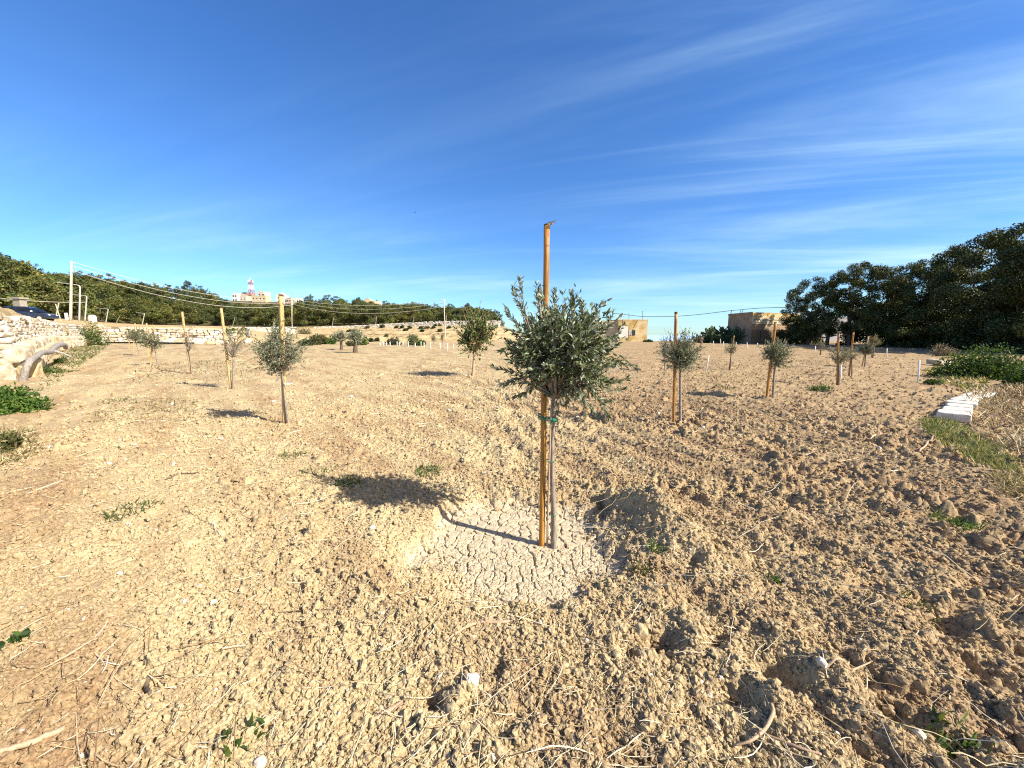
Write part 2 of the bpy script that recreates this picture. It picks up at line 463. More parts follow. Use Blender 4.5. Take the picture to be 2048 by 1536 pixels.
class MB:
    def __init__(s):
        s.v, s.f, s.c, s.n = [], [], [], 0
    def add(s, V, F, col=(1, 1, 1)):
        V = np.asarray(V, float).reshape(-1, 3)
        F = np.asarray(F, int)
        col = np.asarray(col, float)
        if col.ndim == 1:
            col = np.tile(col[None, :3], (len(V), 1))
        s.v.append(V); s.f.append(F + s.n); s.c.append(col[:, :3]); s.n += len(V)
        return s
    def box(s, c, size, rz=0, rx=0, ry=0, col=(1, 1, 1)):
        return s.add((BOXV * np.array(size)) @ rotm(rx, ry, rz).T + np.array(c), BOXF, col)
    def tube(s, pts, rad, n=7, col=(1, 1, 1), wob=0):
        pts = np.asarray(pts, float)
        k = len(pts)
        rad = np.full(k, rad, float) if np.isscalar(rad) else np.interp(np.linspace(0, 1, k), np.linspace(0, 1, len(rad)), rad)
        tan = unit(np.gradient(pts, axis=0))
        ref = np.array([0., 1., 0.]) if abs(tan[0][1]) < .9 else np.array([1., 0, 0])
        V = []
        for i in range(k):
            a = unit(np.cross(tan[i], ref)); bb = np.cross(tan[i], a)
            th = np.linspace(0, 2 * math.pi, n, endpoint=False)
            rr = rad[i] * (1 + (wob * (rng.random(n) - .5) if wob else 0))
            V.append(pts[i] + (np.cos(th) * rr)[:, None] * a + (np.sin(th) * rr)[:, None] * bb)
        V = np.concatenate(V + [pts[:1], pts[-1:]])
        F = []
        for i in range(k - 1):
            for j in range(n):
                a, b_, c, d = i * n + j, i * n + (j + 1) % n, (i + 1) * n + (j + 1) % n, (i + 1) * n + j
                F += [[a, b_, c], [a, c, d]]
        for j in range(n):
            F.append([k * n, (j + 1) % n, j])
            F.append([k * n + 1, (k - 1) * n + j, (k - 1) * n + (j + 1) % n])
        return s.add(V, F, col)
    def rock(s, c, size, rot=(0, 0, 0), sub=2, boxy=.6, rough=.12, col=(1, 1, 1)):
        V, F = ico(sub)
        D = np.sign(V) * np.abs(V) ** boxy
        D = D / np.abs(D).max()
        off = rng.random(3) * 50
        nz = vn(V[:, 0] * 1.7 + off[0] + V[:, 2], V[:, 1] * 1.7 + off[1] - V[:, 2] * .7, 3) - .5
        nz = nz + .5 * (vn(V[:, 0] * 4 + off[0], V[:, 1] * 4 + off[1] + V[:, 2] * 4, 4) - .5)
        D = D * (1 + rough * 2 * nz)[:, None] + (rng.random(V.shape) - .5) * rough * .35
        return s.add((D * np.array(size) * .5) @ rotm(*rot).T + np.array(c), F, col)
    def build(s, name, mat, parent=None, origin=None, smooth=False):
        V = np.concatenate(s.v); F = np.concatenate(s.f); cc = np.concatenate(s.c)
        o = np.zeros(3)
        if parent is not None:
            o = np.array(parent.matrix_world.translation if parent.parent is None else parent['wloc'])
            if parent.type == 'EMPTY':
                o = np.array(parent.location)
        elif origin is not None:
            o = np.array(origin, float)
        V = V - o
        me = bpy.data.meshes.new(name)
        me.vertices.add(len(V)); me.vertices.foreach_set('co', V.astype(np.float32).ravel())
        me.loops.add(F.size); me.loops.foreach_set('vertex_index', F.astype(np.int32).ravel())
        me.polygons.add(len(F))
        me.polygons.foreach_set('loop_start', np.arange(0, F.size, 3, dtype=np.int32))
        me.polygons.foreach_set('loop_total', np.full(len(F), 3, np.int32))
        me.polygons.foreach_set('use_smooth', np.full(len(F), smooth, bool))
        at = me.attributes.new('Col', 'FLOAT_COLOR', 'POINT')
        at.data.foreach_set('color', np.concatenate([cc, np.ones((len(cc), 1))], 1).astype(np.float32).ravel())
        me.update(calc_edges=True)
        me.materials.append(mat)
        ob = bpy.data.objects.new(name, me)
        ob['wloc'] = [float(v) for v in o]
        if parent is not None:
            ob.parent = parent
        else:
            ob.location = o
        C.objects.link(ob)
        return ob

def tag(o, label, cat, group=None):
    o['label'] = label; o['category'] = cat
    if group: o['group'] = group
    return o

def kind(o, k, label=None):
    o['kind'] = k
    if label: o['label'] = label
    return o

def thing(name, label, cat, loc, group=None):
    o = bpy.data.objects.new(name, None)
    o.empty_display_size = .1
    o.location = [float(v) for v in loc]
    C.objects.link(o)
    return tag(o, label, cat, group)

def dup(root, loc, rz=0, sc=1, label=None, group=None, cat=None, zs=1):
    def cp(o, par):
        c = o.copy()
        C.objects.link(c)
        c.parent = par
        for ch in list(o.children):
            cp(ch, c)
        return c
    r = cp(root, None)
    r.location = [float(v) for v in loc]
    r.rotation_euler = (0, 0, rz)
    r.scale = (sc, sc, sc * zs)
    if label: r['label'] = label
    if group: r['group'] = group
    return r

# ------------------------------------------------------------------ ground mesh
def build_ground():
    def geo(a, b_, q):
        n = int(math.log(b_ / a) / q)
        return np.geomspace(a, b_, n, endpoint=False)
    rings = np.concatenate([np.linspace(.15, 1.0, 12, endpoint=False), geo(1.0, 1.9, .0032), geo(1.9, 4.4, .0019), geo(4.4, 9, .0034),
                            geo(9, 70, .0065), geo(70, 950, .02), [950.]])
    th = np.concatenate([np.linspace(-180, -66, 60, endpoint=False), np.linspace(-66, 66, 1500, endpoint=False), np.linspace(66, 180, 60, endpoint=False)])
    th = np.radians(th)
    nr, na = len(rings), len(th)
    X = (rings[:, None] * np.sin(th)[None]).ravel()
    Y = (rings[:, None] * np.cos(th)[None]).ravel()
    Z0 = hs(X, Y)
    dz, bm_ = detail(X, Y)
    Z = Z0 + dz
    ys = np.where(Y > .3, Y, .3)
    px = np.where(Y > .3, np.clip(1024 + 776 * X / ys, -700, 2600), np.where(X < 0, -700, 2600))
    dw = np.interp(px, TB[:, 0], TB[:, 1]); df = np.interp(px, TB[:, 0], TB[:, 4])
    terr = sstep(0, 3, Y - dw) * (px < 1090)
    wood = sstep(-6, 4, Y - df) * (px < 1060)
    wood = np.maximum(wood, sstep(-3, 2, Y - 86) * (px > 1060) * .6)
    V = np.stack([X, Y, Z], 1)
    V = np.concatenate([V, [[0, 0, float(Z[0])]]])
    i = np.arange(nr - 1)[:, None] * na
    j = np.arange(na)[None]
    j2 = (j + 1) % na
    a, b_, c, d = (i + j), (i + j2), (i + na + j2), (i + na + j)
    Q = np.stack([a.ravel(), d.ravel(), c.ravel(), b_.ravel()], 1)
    Tn = np.stack([np.full(na, nr * na), np.arange(na), (np.arange(na) + 1) % na], 1)
    me = bpy.data.meshes.new('ground')
    me.vertices.add(len(V)); me.vertices.foreach_set('co', V.astype(np.float32).ravel())
    me.loops.add(Q.size + Tn.size)
    me.loops.foreach_set('vertex_index', np.concatenate([Q.ravel(), Tn.ravel()]).astype(np.int32))
    me.polygons.add(len(Q) + len(Tn))
    ls = np.concatenate([np.arange(0, Q.size, 4), Q.size + np.arange(0, Tn.size, 3)])
    me.polygons.foreach_set('loop_start', ls.astype(np.int32))
    me.polygons.foreach_set('loop_total', np.concatenate([np.full(len(Q), 4), np.full(len(Tn), 3)]).astype(np.int32))
    me.polygons.foreach_set('use_smooth', np.ones(len(Q) + len(Tn), bool))
    for nm, arr in (('basin', bm_), ('terrace', terr), ('wood', wood)):
        at = me.attributes.new(nm, 'FLOAT', 'POINT')
        at.data.foreach_set('value', np.append(arr, 0).astype(np.float32))
    me.update(calc_edges=True)
    me.materials.append(M['ground'])
    o = bpy.data.objects.new('ground', me)
    C.objects.link(o)
    kind(o, 'structure', 'ploughed pale clay field sloping up to terraces and hill')
build_ground()
sea = MB()
k = 72
rs = [300, 1500, 6000, 40000]
V = [[r * math.sin(2 * math.pi * i / k), r * math.cos(2 * math.pi * i / k), -40] for r in rs for i in range(k)]
F = []
for q in range(len(rs) - 1):
    for i in range(k):
        a, b_, c, d = q * k + i, q * k + (i + 1) % k, (q + 1) * k + (i + 1) % k, (q + 1) * k + i
        F += [[a, d, c], [a, c, b_]]
sea.add(V, F)
kind(sea.build('sea', M['sea']), 'structure', 'hazy blue sea beyond the field edge')

# ------------------------------------------------------------------ loose soil, pebbles, straw
def polar(n, r0, r1, half=60, power=1.0):
    u = rng.random(n) ** power
    r = r0 * (r1 / r0) ** u
    th = np.radians((rng.random(n) * 2 - 1) * half)
    return r * np.sin(th), r * np.cos(th)

def scatter_rocks(n, r0, r1, smin, smax, sub, sink, mat, name, keep, label, rough=.35, power=1.0, flat=.75):
    x, y = polar(n, r0, r1, 60, power)
    kp = rng.random(n) < keep(x, y)
    x, y = x[kp], y[kp]
    n = len(x)
    V0, F0 = ico(sub)
    NV = 24
    vs = []
    for q in range(NV):
        nz = 1 + rough * (rng.random(len(V0)) - .5) * 2
        vs.append(V0 * nz[:, None] * np.array([1, .6 + .4 * rng.random(), flat * (.7 + .5 * rng.random())]))
    vs = np.array(vs)
    size = smin * (smax / smin) ** (rng.random(n) ** 2.2)
    size = size * np.clip(np.hypot(x, y) / 5.0, 1, 1.7)
    q = unit(rng.normal(size=(n, 4)))
    q[:, 1:3] *= .45
    q = unit(q)
    w, a, b_, c = q.T
    Rm = np.stack([1 - 2 * (b_ * b_ + c * c), 2 * (a * b_ - c * w), 2 * (a * c + b_ * w),
                   2 * (a * b_ + c * w), 1 - 2 * (a * a + c * c), 2 * (b_ * c - a * w),
                   2 * (a * c - b_ * w), 2 * (b_ * c + a * w), 1 - 2 * (a * a + b_ * b_)], 1).reshape(n, 3, 3)
    z = gfull(x, y)
    V = np.einsum('nij,nkj->nki', Rm, vs[rng.integers(0, NV, n)]) * size[:, None, None]
    V = V + np.stack([x, y, z + sink * size], 1)[:, None]
    F = F0[None] + (np.arange(n) * len(V0))[:, None, None]
    mb = MB()
    mb.add(V.reshape(-1, 3), F.reshape(-1, 3))
    return kind(mb.build(name, mat), 'stuff', label)

def not_basin(x, y):
    rho = basin_rho(x, y)
    return .03 + .97 * sstep(.62, 1.05, rho + .30 * (vn(x * 6, y * 6, 90) - .5))
def near_right(x, y):
    return not_basin(x, y) * (.35 + .65 * sstep(-.6, 1.2, x))
def clumpy(x, y):
    p = sstep(-.4, .5, fbm(x / .8, y / .8, 21, 3))
    rt = sstep(-.2, 1.6, x + .25 * (y - 1.5))
    return not_basin(x, y) * (.5 + .5 * np.maximum(p, .7 * rt))
scatter_rocks(32000, 1.0, 5.0, .005, .026, 2, .25, M['clod'], 'loose_soil_clods', clumpy, 'loose crumbly clods of tilled soil near the basin')
scatter_rocks(190000, 1.0, 10.0, .0026, .0125, 1, .5, M['clod'], 'soil_crumbs', not_basin, 'fine crumbs of dry tilled soil', power=.85)
scatter_rocks(70000, 4.0, 45.0, .007, .030, 1, .25, M['clod'], 'distant_soil_clods', clumpy, 'clods of tilled soil across the field')
scatter_rocks(1300, 1.05, 7.0, .011, .027, 2, .3, M['clod'], 'large_soil_clods', near_right, 'larger angular soil clods lying on the near ground')
scatter_rocks(800, 1.1, 7, .004, .013, 2, .35, M['pebble'], 'limestone_pebbles', not_basin, 'pale limestone pebbles scattered in the soil', .25)
scatter_rocks(260, 6, 45, .010, .034, 1, .35, M['pebble'], 'scattered_limestone', not_basin, 'pale limestone chips further out in the field', .25)

def ribbons(n, r0, r1, lmin, lmax, wid, name, label, keep, cols, power=1.0, lift=.008, tilt=.12):
    x, y = polar(n, r0, r1, 60, power)
    kp = rng.random(n) < keep(x, y)
    x, y = x[kp], y[kp]; n = len(x)
    L = lmin * (lmax / lmin) ** rng.random(n)
    az = rng.random(n) * 2 * math.pi
    bend = (rng.random(n) - .5) * .5 * rng.random(n)
    K = 6
    s = np.linspace(-.5, .5, K)
    a = az[:, None] + bend[:, None] * s[None] * 2
    X = x[:, None] + L[:, None] * s[None] * np.cos(a)
    Y = y[:, None] + L[:, None] * s[None] * np.sin(a)
    z0 = gfull(X.ravel(), Y.ravel()).reshape(n, K)
    zc = z0.max(1)[:, None] * .55 + z0 * .45
    Z = zc + lift + (s[None] + .5) * L[:, None] * tilt * (rng.random(n)[:, None] ** 3) * 4
    Pp = np.stack([X, Y, Z], 2)
    T = unit(np.gradient(Pp, axis=1))
    side = unit(np.cross(T, np.array([0, 0, 1.])))
    up = np.cross(side, T)
    w = (wid * (.4 + rng.random(n)))[:, None, None] * np.clip(np.hypot(x, y) / 3.5, 1, 2)[:, None, None] * np.array([.6, 1, 1, 1, .9, .4])[None, :, None]
    ring = np.stack([Pp + side * w, Pp + up * w * .9, Pp - side * w], 2)      # n,K,3,3
    V = ring.reshape(n, K * 3, 3)
    F = []
    for i in range(K - 1):
        for j in range(3):
            a_, b_, c_, d_ = i * 3 + j, i * 3 + (j + 1) % 3, (i + 1) * 3 + (j + 1) % 3, (i + 1) * 3 + j
            F += [[a_, b_, c_], [a_, c_, d_]]
    F = np.array(F)[None] + (np.arange(n) * K * 3)[:, None, None]
    cols = np.array(cols)
    cc = cols[rng.integers(0, len(cols), n)] * (.75 + .5 * rng.random(n))[:, None]
    cc = np.repeat(cc, K * 3, 0)
    mb = MB()
    mb.add(V.reshape(-1, 3), F.reshape(-1, 3), cc)
    return kind(mb.build(name, M['stuffcol']), 'stuff', label)
STRAW = [(.54, .45, .28), (.46, .35, .19), (.66, .59, .44), (.60, .52, .36), (.32, .21, .11), (.18, .115, .065)]
ribbons(5200, 1.05, 9, .03, .17, .0016, 'straw_litter', 'dry straw and stem litter lying on the soil', not_basin, STRAW)
ribbons(420, 1.05, 5, .14, .40, .0021, 'dry_stems', 'longer dry plant stems lying on the soil', not_basin, STRAW)
ribbons(1500, 6, 30, .1, .40, .0028, 'distant_straw', 'dry stems strewn further across the field', not_basin, STRAW)

# ------------------------------------------------------------------ leaves
def leaf_geo(base, d, nrm, L, W, fine=False, curl=.12):
    """vectorised lanceolate leaves"""
    d = unit(d); side = unit(np.cross(d, nrm)); nn = np.cross(side, d)
    L = np.broadcast_to(np.asarray(L, float), (len(base),))[:, None]; W = np.broadcast_to(np.asarray(W, float), (len(base),))[:, None]
    if fine:
        m1 = base + d * L * .35 - nn * L * curl * .2; m2 = base + d * L * .72 - nn * L * curl * .7
        up = nn * W * .25
        V = np.stack([base, m1 + side * W * .5 + up, m1 - side * W * .5 + up, m2 + side * W * .38 + up, m2 - side * W * .38 + up, base + d * L - nn * L * curl * 1.3], 1)
        F = np.array([[0, 2, 1], [1, 2, 4], [1, 4, 3], [3, 4, 5]])
    else:
        m = base + d * L * .5 + nn * W * .15
        V = np.stack([base, m + side * W * .5, m - side * W * .5, base + d * L - nn * L * curl], 1)
        F = np.array([[0, 2, 1], [1, 2, 3]])
    k = V.shape[1]
    F = F[None] + (np.arange(len(base)) * k)[:, None, None]
    return V.reshape(-1, 3), F.reshape(-1, 3), k

def bez(a, b_, c, n):
    t = np.linspace(0, 1, n)[:, None]
    return (1 - t) ** 2 * a + 2 * t * (1 - t) * b_ + t * t * c

OLIVE_COL = 1.18 * np.array([(.062, .088, .036), (.092, .122, .052), (.14, .165, .085), (.22, .245, .17), (.30, .32, .25), (.045, .064, .028)])
LUSH_COL = np.array([(.045, .10, .012), (.07, .14, .02), (.10, .17, .03), (.03, .07, .01)])
DRY_COL = np.array([(.14, .14, .05), (.19, .17, .07), (.24, .18, .08), (.10, .12, .04)])

def crown_leaves(mbL, mbT, centre, rad, fork, nshoot, leafL, leafW, per, cols, seed, fine=False, up=.35, shell=.55, shootL=(.16, .34), spiky=1.0, lo=-1.0):
    g = np.random.default_rng(seed)
    centre = np.asarray(centre, float); rad = np.asarray(rad, float); fork = np.asarray(fork, float)
    for k in range(nshoot):
        while True:
            u = unit(g.normal(size=3))
            if u[2] > lo: break
        q = centre + u * rad * (shell + (1 - shell) * g.random()) * (.82 + .0 * k)
        if g.random() < .3:
            q = centre + u * rad * g.random() * .6
        out = unit(q - fork) * .25 + unit(q - centre) * .85 + np.array([0, 0, up]) + g.normal(size=3) * .38
        out = unit(out)
        sl = (shootL[0] + (shootL[1] - shootL[0]) * g.random()) * (spiky if g.random() < .3 else 1)
        a = q - out * sl * .5
        bend = g.normal(size=3) * sl * .12 + np.array([0, 0, -.1 * sl])
        pts = bez(a, q + bend, q + out * sl * .5, 6)
        if mbT is not None:
            mbT.tube(pts, [leafW * .22, leafW * .08], 3)
            if k % 4 == 0:
                mid = (fork + a) / 2 + g.normal(size=3) * .06 * rad.max() + np.array([0, 0, -.08 * rad[2]])
                mbT.tube(bez(fork, mid, a, 6), [leafW * .7, leafW * .22], 4)
        n = per
        tt = np.sort(g.random(n)) * .95 + .05
        idx = np.clip((tt * 5).astype(int), 0, 4); fr = tt * 5 - idx
        base = pts[idx] * (1 - fr[:, None]) + pts[idx + 1] * fr[:, None]
        sh = unit(pts[-1] - pts[0])
        perp = unit(np.cross(np.tile(sh, (n, 1)), g.normal(size=(n, 3))))
        dr = unit(sh * (.75 + .5 * tt[:, None]) + perp * .75 + g.normal(size=(n, 3)) * .15)
        nr = unit(np.cross(dr, g.normal(size=(n, 3))) + np.array([0, 0, .6]))
        L = leafL * (.6 + .7 * g.random(n)) * (1 - .35 * tt)
        V, F, kk = leaf_geo(base, dr, nr, L, leafW * (.7 + .6 * g.random(n)), fine)
        w = g.random(n)
        ci = np.clip((g.random(n) * len(cols)).astype(int), 0, len(cols) - 1)
        cc = cols[ci] * (.8 + .45 * g.random(n))[:, None]
        mbL.add(V, F, np.repeat(cc, kk, 0))

def stake(base, top, rad, label, mat='stake', group='wooden stakes of the young trees', cap=False):
    base = np.asarray(base, float); top = np.asarray(top, float)
    t = thing('wooden_stake', label, 'stake', base, group)
    mb = MB()
    dn = unit(base - top)
    K = 14
    pts = np.linspace(base + dn * .25, top, K)
    pts = pts + (rng.random((K, 3)) - .5) * rad * .18
    mb.tube(pts, [rad * 1.06, rad, rad * .97, rad * .98, rad * .96], 14, wob=.05)
    mb.build('shaft', M[mat], t, smooth=True)
    e = MB()
    e.tube([top - dn * -.001 + dn * .022, top - dn * .012], [rad * 1.035, rad * .96], 14)
    e.build('cut_end', M['endgrain'], t, smooth=False)
    if cap:
        w = MB()
        for q in range(7):
            a = rng.random() * 6.28
            o = np.array([math.cos(a) * rad * .6, math.sin(a) * rad * .6, .012])
            w.add(*leaf_geo(np.array([top + o * [1, 1, 1]]), np.array([[.9 + rng.random() * .3, rng.random() - .5, .25 + .35 * rng.random()]]), np.array([[0, 0, 1.]]), .05 + .03 * rng.random(), .018)[:2])
        w.box(top + np.array([.02, 0, .012]), (rad * 1.9, rad * 1.2, .010), ry=-.25, rz=.3)
        w.build('splinters', M['splinter'], t)
    return t

def young_olive(px, py, cpx, cpy, rx, ry, label, seed, nshoot=150, leafL=.05, leafW=.012, per=14, cols=OLIVE_COL, fork_py=None, trunkr=.018,
                group='young olive trees in the field', fine=False, depth=None, name='olive_tree', cat='olive tree', up=.35, shell=.55, shootL=(.16, .34), lean=0, lo=-1.0, bark='bark', ryd=None):
    B = G(px, py)
    if depth is not None:
        x = (px - 1024) / FPX * depth; B = np.array([x, depth, gz(x, depth)])
    d = B[1]
    sc = d / FPX
    ct = P(cpx, cpy, d)
    rad = np.array([rx * sc, (ryd if ryd else rx) * sc, ry * sc]) * 1.16
    nshoot = int(nshoot * 1.25)
    fk = P(cpx + (px - cpx) * .25, (fork_py if fork_py else cpy + ry * .75) * .6 + (cpy + ry * .35) * .4, d)
    t = thing(name, label, cat, B, group)
    tr = MB()
    low = B + np.array([0, 0, -.12])
    mid = (B + fk) / 2 + np.array([(rng.random() - .5) * .05, (rng.random() - .5) * .04, 0])
    tr.tube(bez(low, mid, fk, 10), [trunkr * 1.35, trunkr, trunkr * .9], 9, wob=.12)
    g = np.random.default_rng(seed)
    for q in range(7):
        e = ct + unit(g.normal(size=3)) * rad * .55
        tr.tube(bez(fk, (fk + e) / 2 + g.normal(size=3) * rad * .12, e, 7), [trunkr * .75, trunkr * .25], 6)
    lf = MB(); tw = MB()
    crown_leaves(lf, tw, ct + rad * g.normal(size=3) * .06, rad, fk, int(nshoot * .8), leafL, leafW, per, cols, seed, fine, up, shell * .8, shootL, 1.9, lo=lo)
    for q in range(4):
        u = unit(g.normal(size=3) + [0, 0, .2])
        crown_leaves(lf, tw, ct + u * rad * .62, rad * (.38 + .14 * g.random()), fk, max(4, nshoot // 14), leafL, leafW, per, cols, seed + 500 + q, fine, up, shell, shootL, 1.5)
    tr.v += [v for v in tw.v]; tr.f += [f + tr.n for f in tw.f]; tr.c += tw.c; tr.n += tw.n
    tr.build('trunk', M[bark], t, smooth=True)
    lf.build('crown', M['leaf'], t)
    return t, B, d

# ---- the near olive tree
def main_olive():
    B = G(1108, 1094)
    d = B[1]
    t = thing('olive_tree', 'nearest young olive tree, bushy grey-green crown over a cracked dry mud basin', 'olive tree', B, 'young olive trees in the field')
    fork = P(1110, 792, d)
    tr = MB()
    pts = np.array([B + [0, 0, -.12], B + [0, 0, .0], P(1107, 1010, d), P(1103, 930, d), P(1105, 860, d), fork])
    tr.tube(np.concatenate([bez(pts[0], pts[1], pts[2], 6)[:-1], bez(pts[2], pts[3], pts[4], 7)[:-1], bez(pts[4], (pts[4] + fork) / 2, fork, 5)]),
            [.030, .0255, .021, .0195, .020, .022], 14, wob=.10)
    sc = d / FPX
    ct = P(1130, 698, d)
    rad = np.array([128 * sc, .44, 116 * sc])
    limbs = [(1050, 640, -.1), (1075, 590, .1), (1130, 620, -.15), (1180, 650, .12), (1215, 690, -.1), (1240, 735, .05), (1060, 720, .18), (1025, 740, -.1), (1140, 690, .22), (1105, 660, -.25), (1200, 760, .15), (1035, 680, .2)]
    for (a, b_, dy) in limbs:
        e = P(a, b_, d + dy)
        mid = fork * .5 + e * .5 + np.array([0, 0, -.04]) + rng.normal(size=3) * .02
        tr.tube(bez(fork + [0, 0, -.02], mid, e, 9), [.015, .009, .004], 7)
    lf = MB()
    crown_leaves(lf, tr, ct, rad, fork + [0, 0, .06], 400, .066, .0148, 22, OLIVE_COL, 3, True, .20, .40, (.16, .32), 1.35)
    # fuller middle
    crown_leaves(lf, tr, P(1095, 710, d), np.array([95 * sc, .30, 75 * sc]), fork, 200, .058, .0130, 22, OLIVE_COL[[0, 1, 1, 2, 3, 5]], 4, True, .2, .2, (.14, .26))
    # sprays that break the outline, each along its own branch
    sprays = [((1050, 640), (1040, 590), (1043, 556)), ((1085, 620), (1075, 590), (1077, 572)), ((1140, 640), (1145, 600), (1143, 582)), ((1165, 650), (1165, 610), (1160, 598)),
              ((1190, 690), (1196, 640), (1194, 615)), ((1220, 700), (1236, 670), (1246, 650)), ((1215, 730), (1250, 730), (1272, 735)), ((1200, 760), (1240, 770), (1258, 755)),
              ((1150, 770), (1180, 810), (1194, 832)), ((1160, 765), (1205, 810), (1225, 800)), ((1170, 755), (1220, 790), (1252, 775)), ((1050, 745), (1010, 745), (984, 733)),
              ((1060, 750), (1020, 765), (1002, 772)), ((1075, 765), (1050, 790), (1028, 795)), ((1060, 700), (1020, 690), (1000, 700)), ((1055, 660), (1020, 640), (1012, 615)), ((1130, 775), (1140, 800), (1130, 812)),
              ((1185, 770), (1210, 815), (1215, 838)), ((1045, 620), (1025, 590), (1026, 572)), ((1205, 660), (1222, 640), (1220, 622)), ((1100, 640), (1108, 600), (1110, 580))]
    g = np.random.default_rng(12)
    for s in sprays:
        for rep in range(2):
            dy = (g.random() - .5) * .35
            a, m, e = [P(*q, d + dy) + g.normal(size=3) * .012 for q in s]
            pts = bez(a, m, e, 9)
            tr.tube(np.concatenate([bez(fork, (fork + a) / 2 + [0, 0, -.03], a, 6)[:-1], pts]), [.006, .003, .0014], 4)
            n = 34
            tt = np.sort(g.random(n)); idx = np.clip((tt * 8).astype(int), 0, 7); fr = (tt * 8 - idx)[:, None]
            base = pts[idx] * (1 - fr) + pts[idx + 1] * fr
            sh = unit(pts[np.clip(idx + 1, 0, 8)] - pts[idx])
            perp = unit(np.cross(sh, g.normal(size=(n, 3))))
            dr = unit(sh * (.8 + .4 * tt[:, None]) + perp * .8)
            nr = unit(np.cross(dr, g.normal(size=(n, 3))) + [0, 0, .6])
            V, F, kk = leaf_geo(base, dr, nr, .055 * (.6 + .6 * g.random(n)) * (1 - .3 * tt), .0105, True)
            cc = OLIVE_COL[g.integers(0, 6, n)] * (.8 + .4 * g.random(n))[:, None]
            lf.add(V, F, np.repeat(cc, kk, 0))
    tr.build('trunk', M['bark'], t, smooth=True)
    lf.build('crown', M['leaf'], t)
    sb = G(1082, 1084); sb[1] = d + .02
    top = P(1094, 452, d + .03)
    # ties round stake and trunk
    tie = MB()
    for k in range(5):
        c0 = P(1084.5, 832 + k * 1.6, d + .02); c1 = P(1107, 836 + k * 1.4, d)
        th = np.linspace(0, 2 * math.pi, 22)
        mid = (c0 + c1) / 2
        ax = np.linalg.norm(c1 - c0) / 2 + .036
        uu = unit(c1 - c0)
        loop = mid + np.cos(th)[:, None] * uu * ax + np.sin(th)[:, None] * np.array([0, 1, 0]) * .040 * (1 + .25 * np.cos(2 * th))[:, None] + rng.normal(size=(22, 3)) * .0008
        tie.tube(loop, .0022, 5)
    kn = P(1107, 838, d) + np.array([0, -.038, 0])
    tie.rock(kn, (.03, .022, .028), sub=2, boxy=.9)
    for dx, dz in ((-.09, -.03), (.045, .03), (-.05, -.045)):
        tie.tube(bez(kn, kn + np.array([dx * .5, -.01, dz]), kn + np.array([dx, -.01, dz * .9]), 6), .0018, 4)
    tie.build('green_tie', M['tie'], t)
    for py in (921, 1028):
        tb = MB()
        c = P(1104 if py < 1000 else 1107, py, d)
        th = np.linspace(0, 2 * math.pi, 20)
        tb.tube(c + np.stack([np.cos(th) * .042 - .008, np.sin(th) * .035, 0 * th], 1), .0022, 5)
        tb.build('thin_tie', M['tie'], t)
    stake(sb, top, .0235, 'tall golden-brown wooden stake tied to the nearest olive tree', cap=True)
    cn = G(1094, 1092)
    ca = MB()
    ca.tube(bez(cn + [0, 0, -.1], P(1097, 960, d - .03), P(1103, 800, d - .03), 14), [.0085, .008, .006], 7, wob=.1)
    tag(ca.build('support_cane', M['cane'], None, cn, True), 'thin dry cane standing between the nearest olive trunk and its stake', 'cane')
main_olive()

# ---- the other young trees and their stakes
def with_stake(args, st, slabel, mat='stake', rad=.027, **kw):
    t, B, d = young_olive(*args, **kw)
    sx, sy, tx, ty = st
    ds = d + kw.pop('sd', 0.03) if False else d + .04
    sb = np.array([(sx - 1024) / FPX * ds, ds, gz((sx - 1024) / FPX * ds, ds)])
    bb = P(sx, sy, ds); bb[2] = sb[2]
    stake(bb, P(tx, ty, ds), rad, slabel, mat)
    return t, B, d
t2, B2, d2 = with_stake((578, 848, 560, 702, 46, 44, 'dense round young olive standing left of the nearest one, with a long shadow', 21), (570, 848, 562, 590),
           'thick golden stake behind the dense round olive on the left', 'stake_pale', .040, nshoot=340, leafL=.052, leafW=.015, per=16, trunkr=.022, fork_py=752, up=.45)
tb = MB()
c = P(575, 768, d2)
th = np.linspace(0, 2 * math.pi, 18)
tb.tube(c + np.stack([np.cos(th) * .07, np.sin(th) * .06 + .02, th * 0], 1), .007, 5)
tb.build('tie', M['tiepale'], t2)
with_stake((466, 778, 468, 690, 27, 34, 'sparse young olive with open forked twigs, just left of the dense round olive', 22), (462, 777, 442, 615),
           'slanting pale stake behind the sparse forked olive', 'stake_pale', .036, nshoot=75, leafL=.055, leafW=.016, per=9, trunkr=.024, fork_py=722, cols=np.concatenate([OLIVE_COL, DRY_COL]))
with_stake((384, 748, 376, 680, 15, 30, 'thin almost leafless young tree on a leaning stake, next to the sparse forked olive', 23), (382, 747, 364, 623),
           'leaning pale stake of the almost leafless tree', 'stake_pale', .036, nshoot=45, leafL=.055, leafW=.016, per=8, trunkr=.022, fork_py=710, cols=DRY_COL)
with_stake((316, 732, 306, 682, 21, 19, 'bushy green young olive, nearer one of the pair in the row by the stone wall', 24), (300, 724, 308, 650),
           'pale stake of the nearer bushy olive in the wall row', 'stake_pale', .034, nshoot=130, leafL=.075, leafW=.026, per=10, trunkr=.026, cols=np.concatenate([OLIVE_COL[:3], LUSH_COL[:2]]))
with_stake((281, 712, 267, 671, 22, 16, 'bushy green young olive, farther one of the pair in the row by the stone wall', 25), (295, 700, 293, 646),
           'short pale stake standing between the two bushy olives', 'stake_pale', .036, nshoot=120, leafL=.09, leafW=.03, per=10, trunkr=.028, cols=np.concatenate([OLIVE_COL[:3], LUSH_COL[:2]]))
stake(G(266, 703), P(270, 646, G(266, 703)[1]), .034, 'pale stake rising out of the farther bushy olive', 'stake_pale')
stake(G(257, 698), P(261, 650, G(257, 698)[1]), .03, 'last thin stake of the row by the stone wall', 'stake_pale')
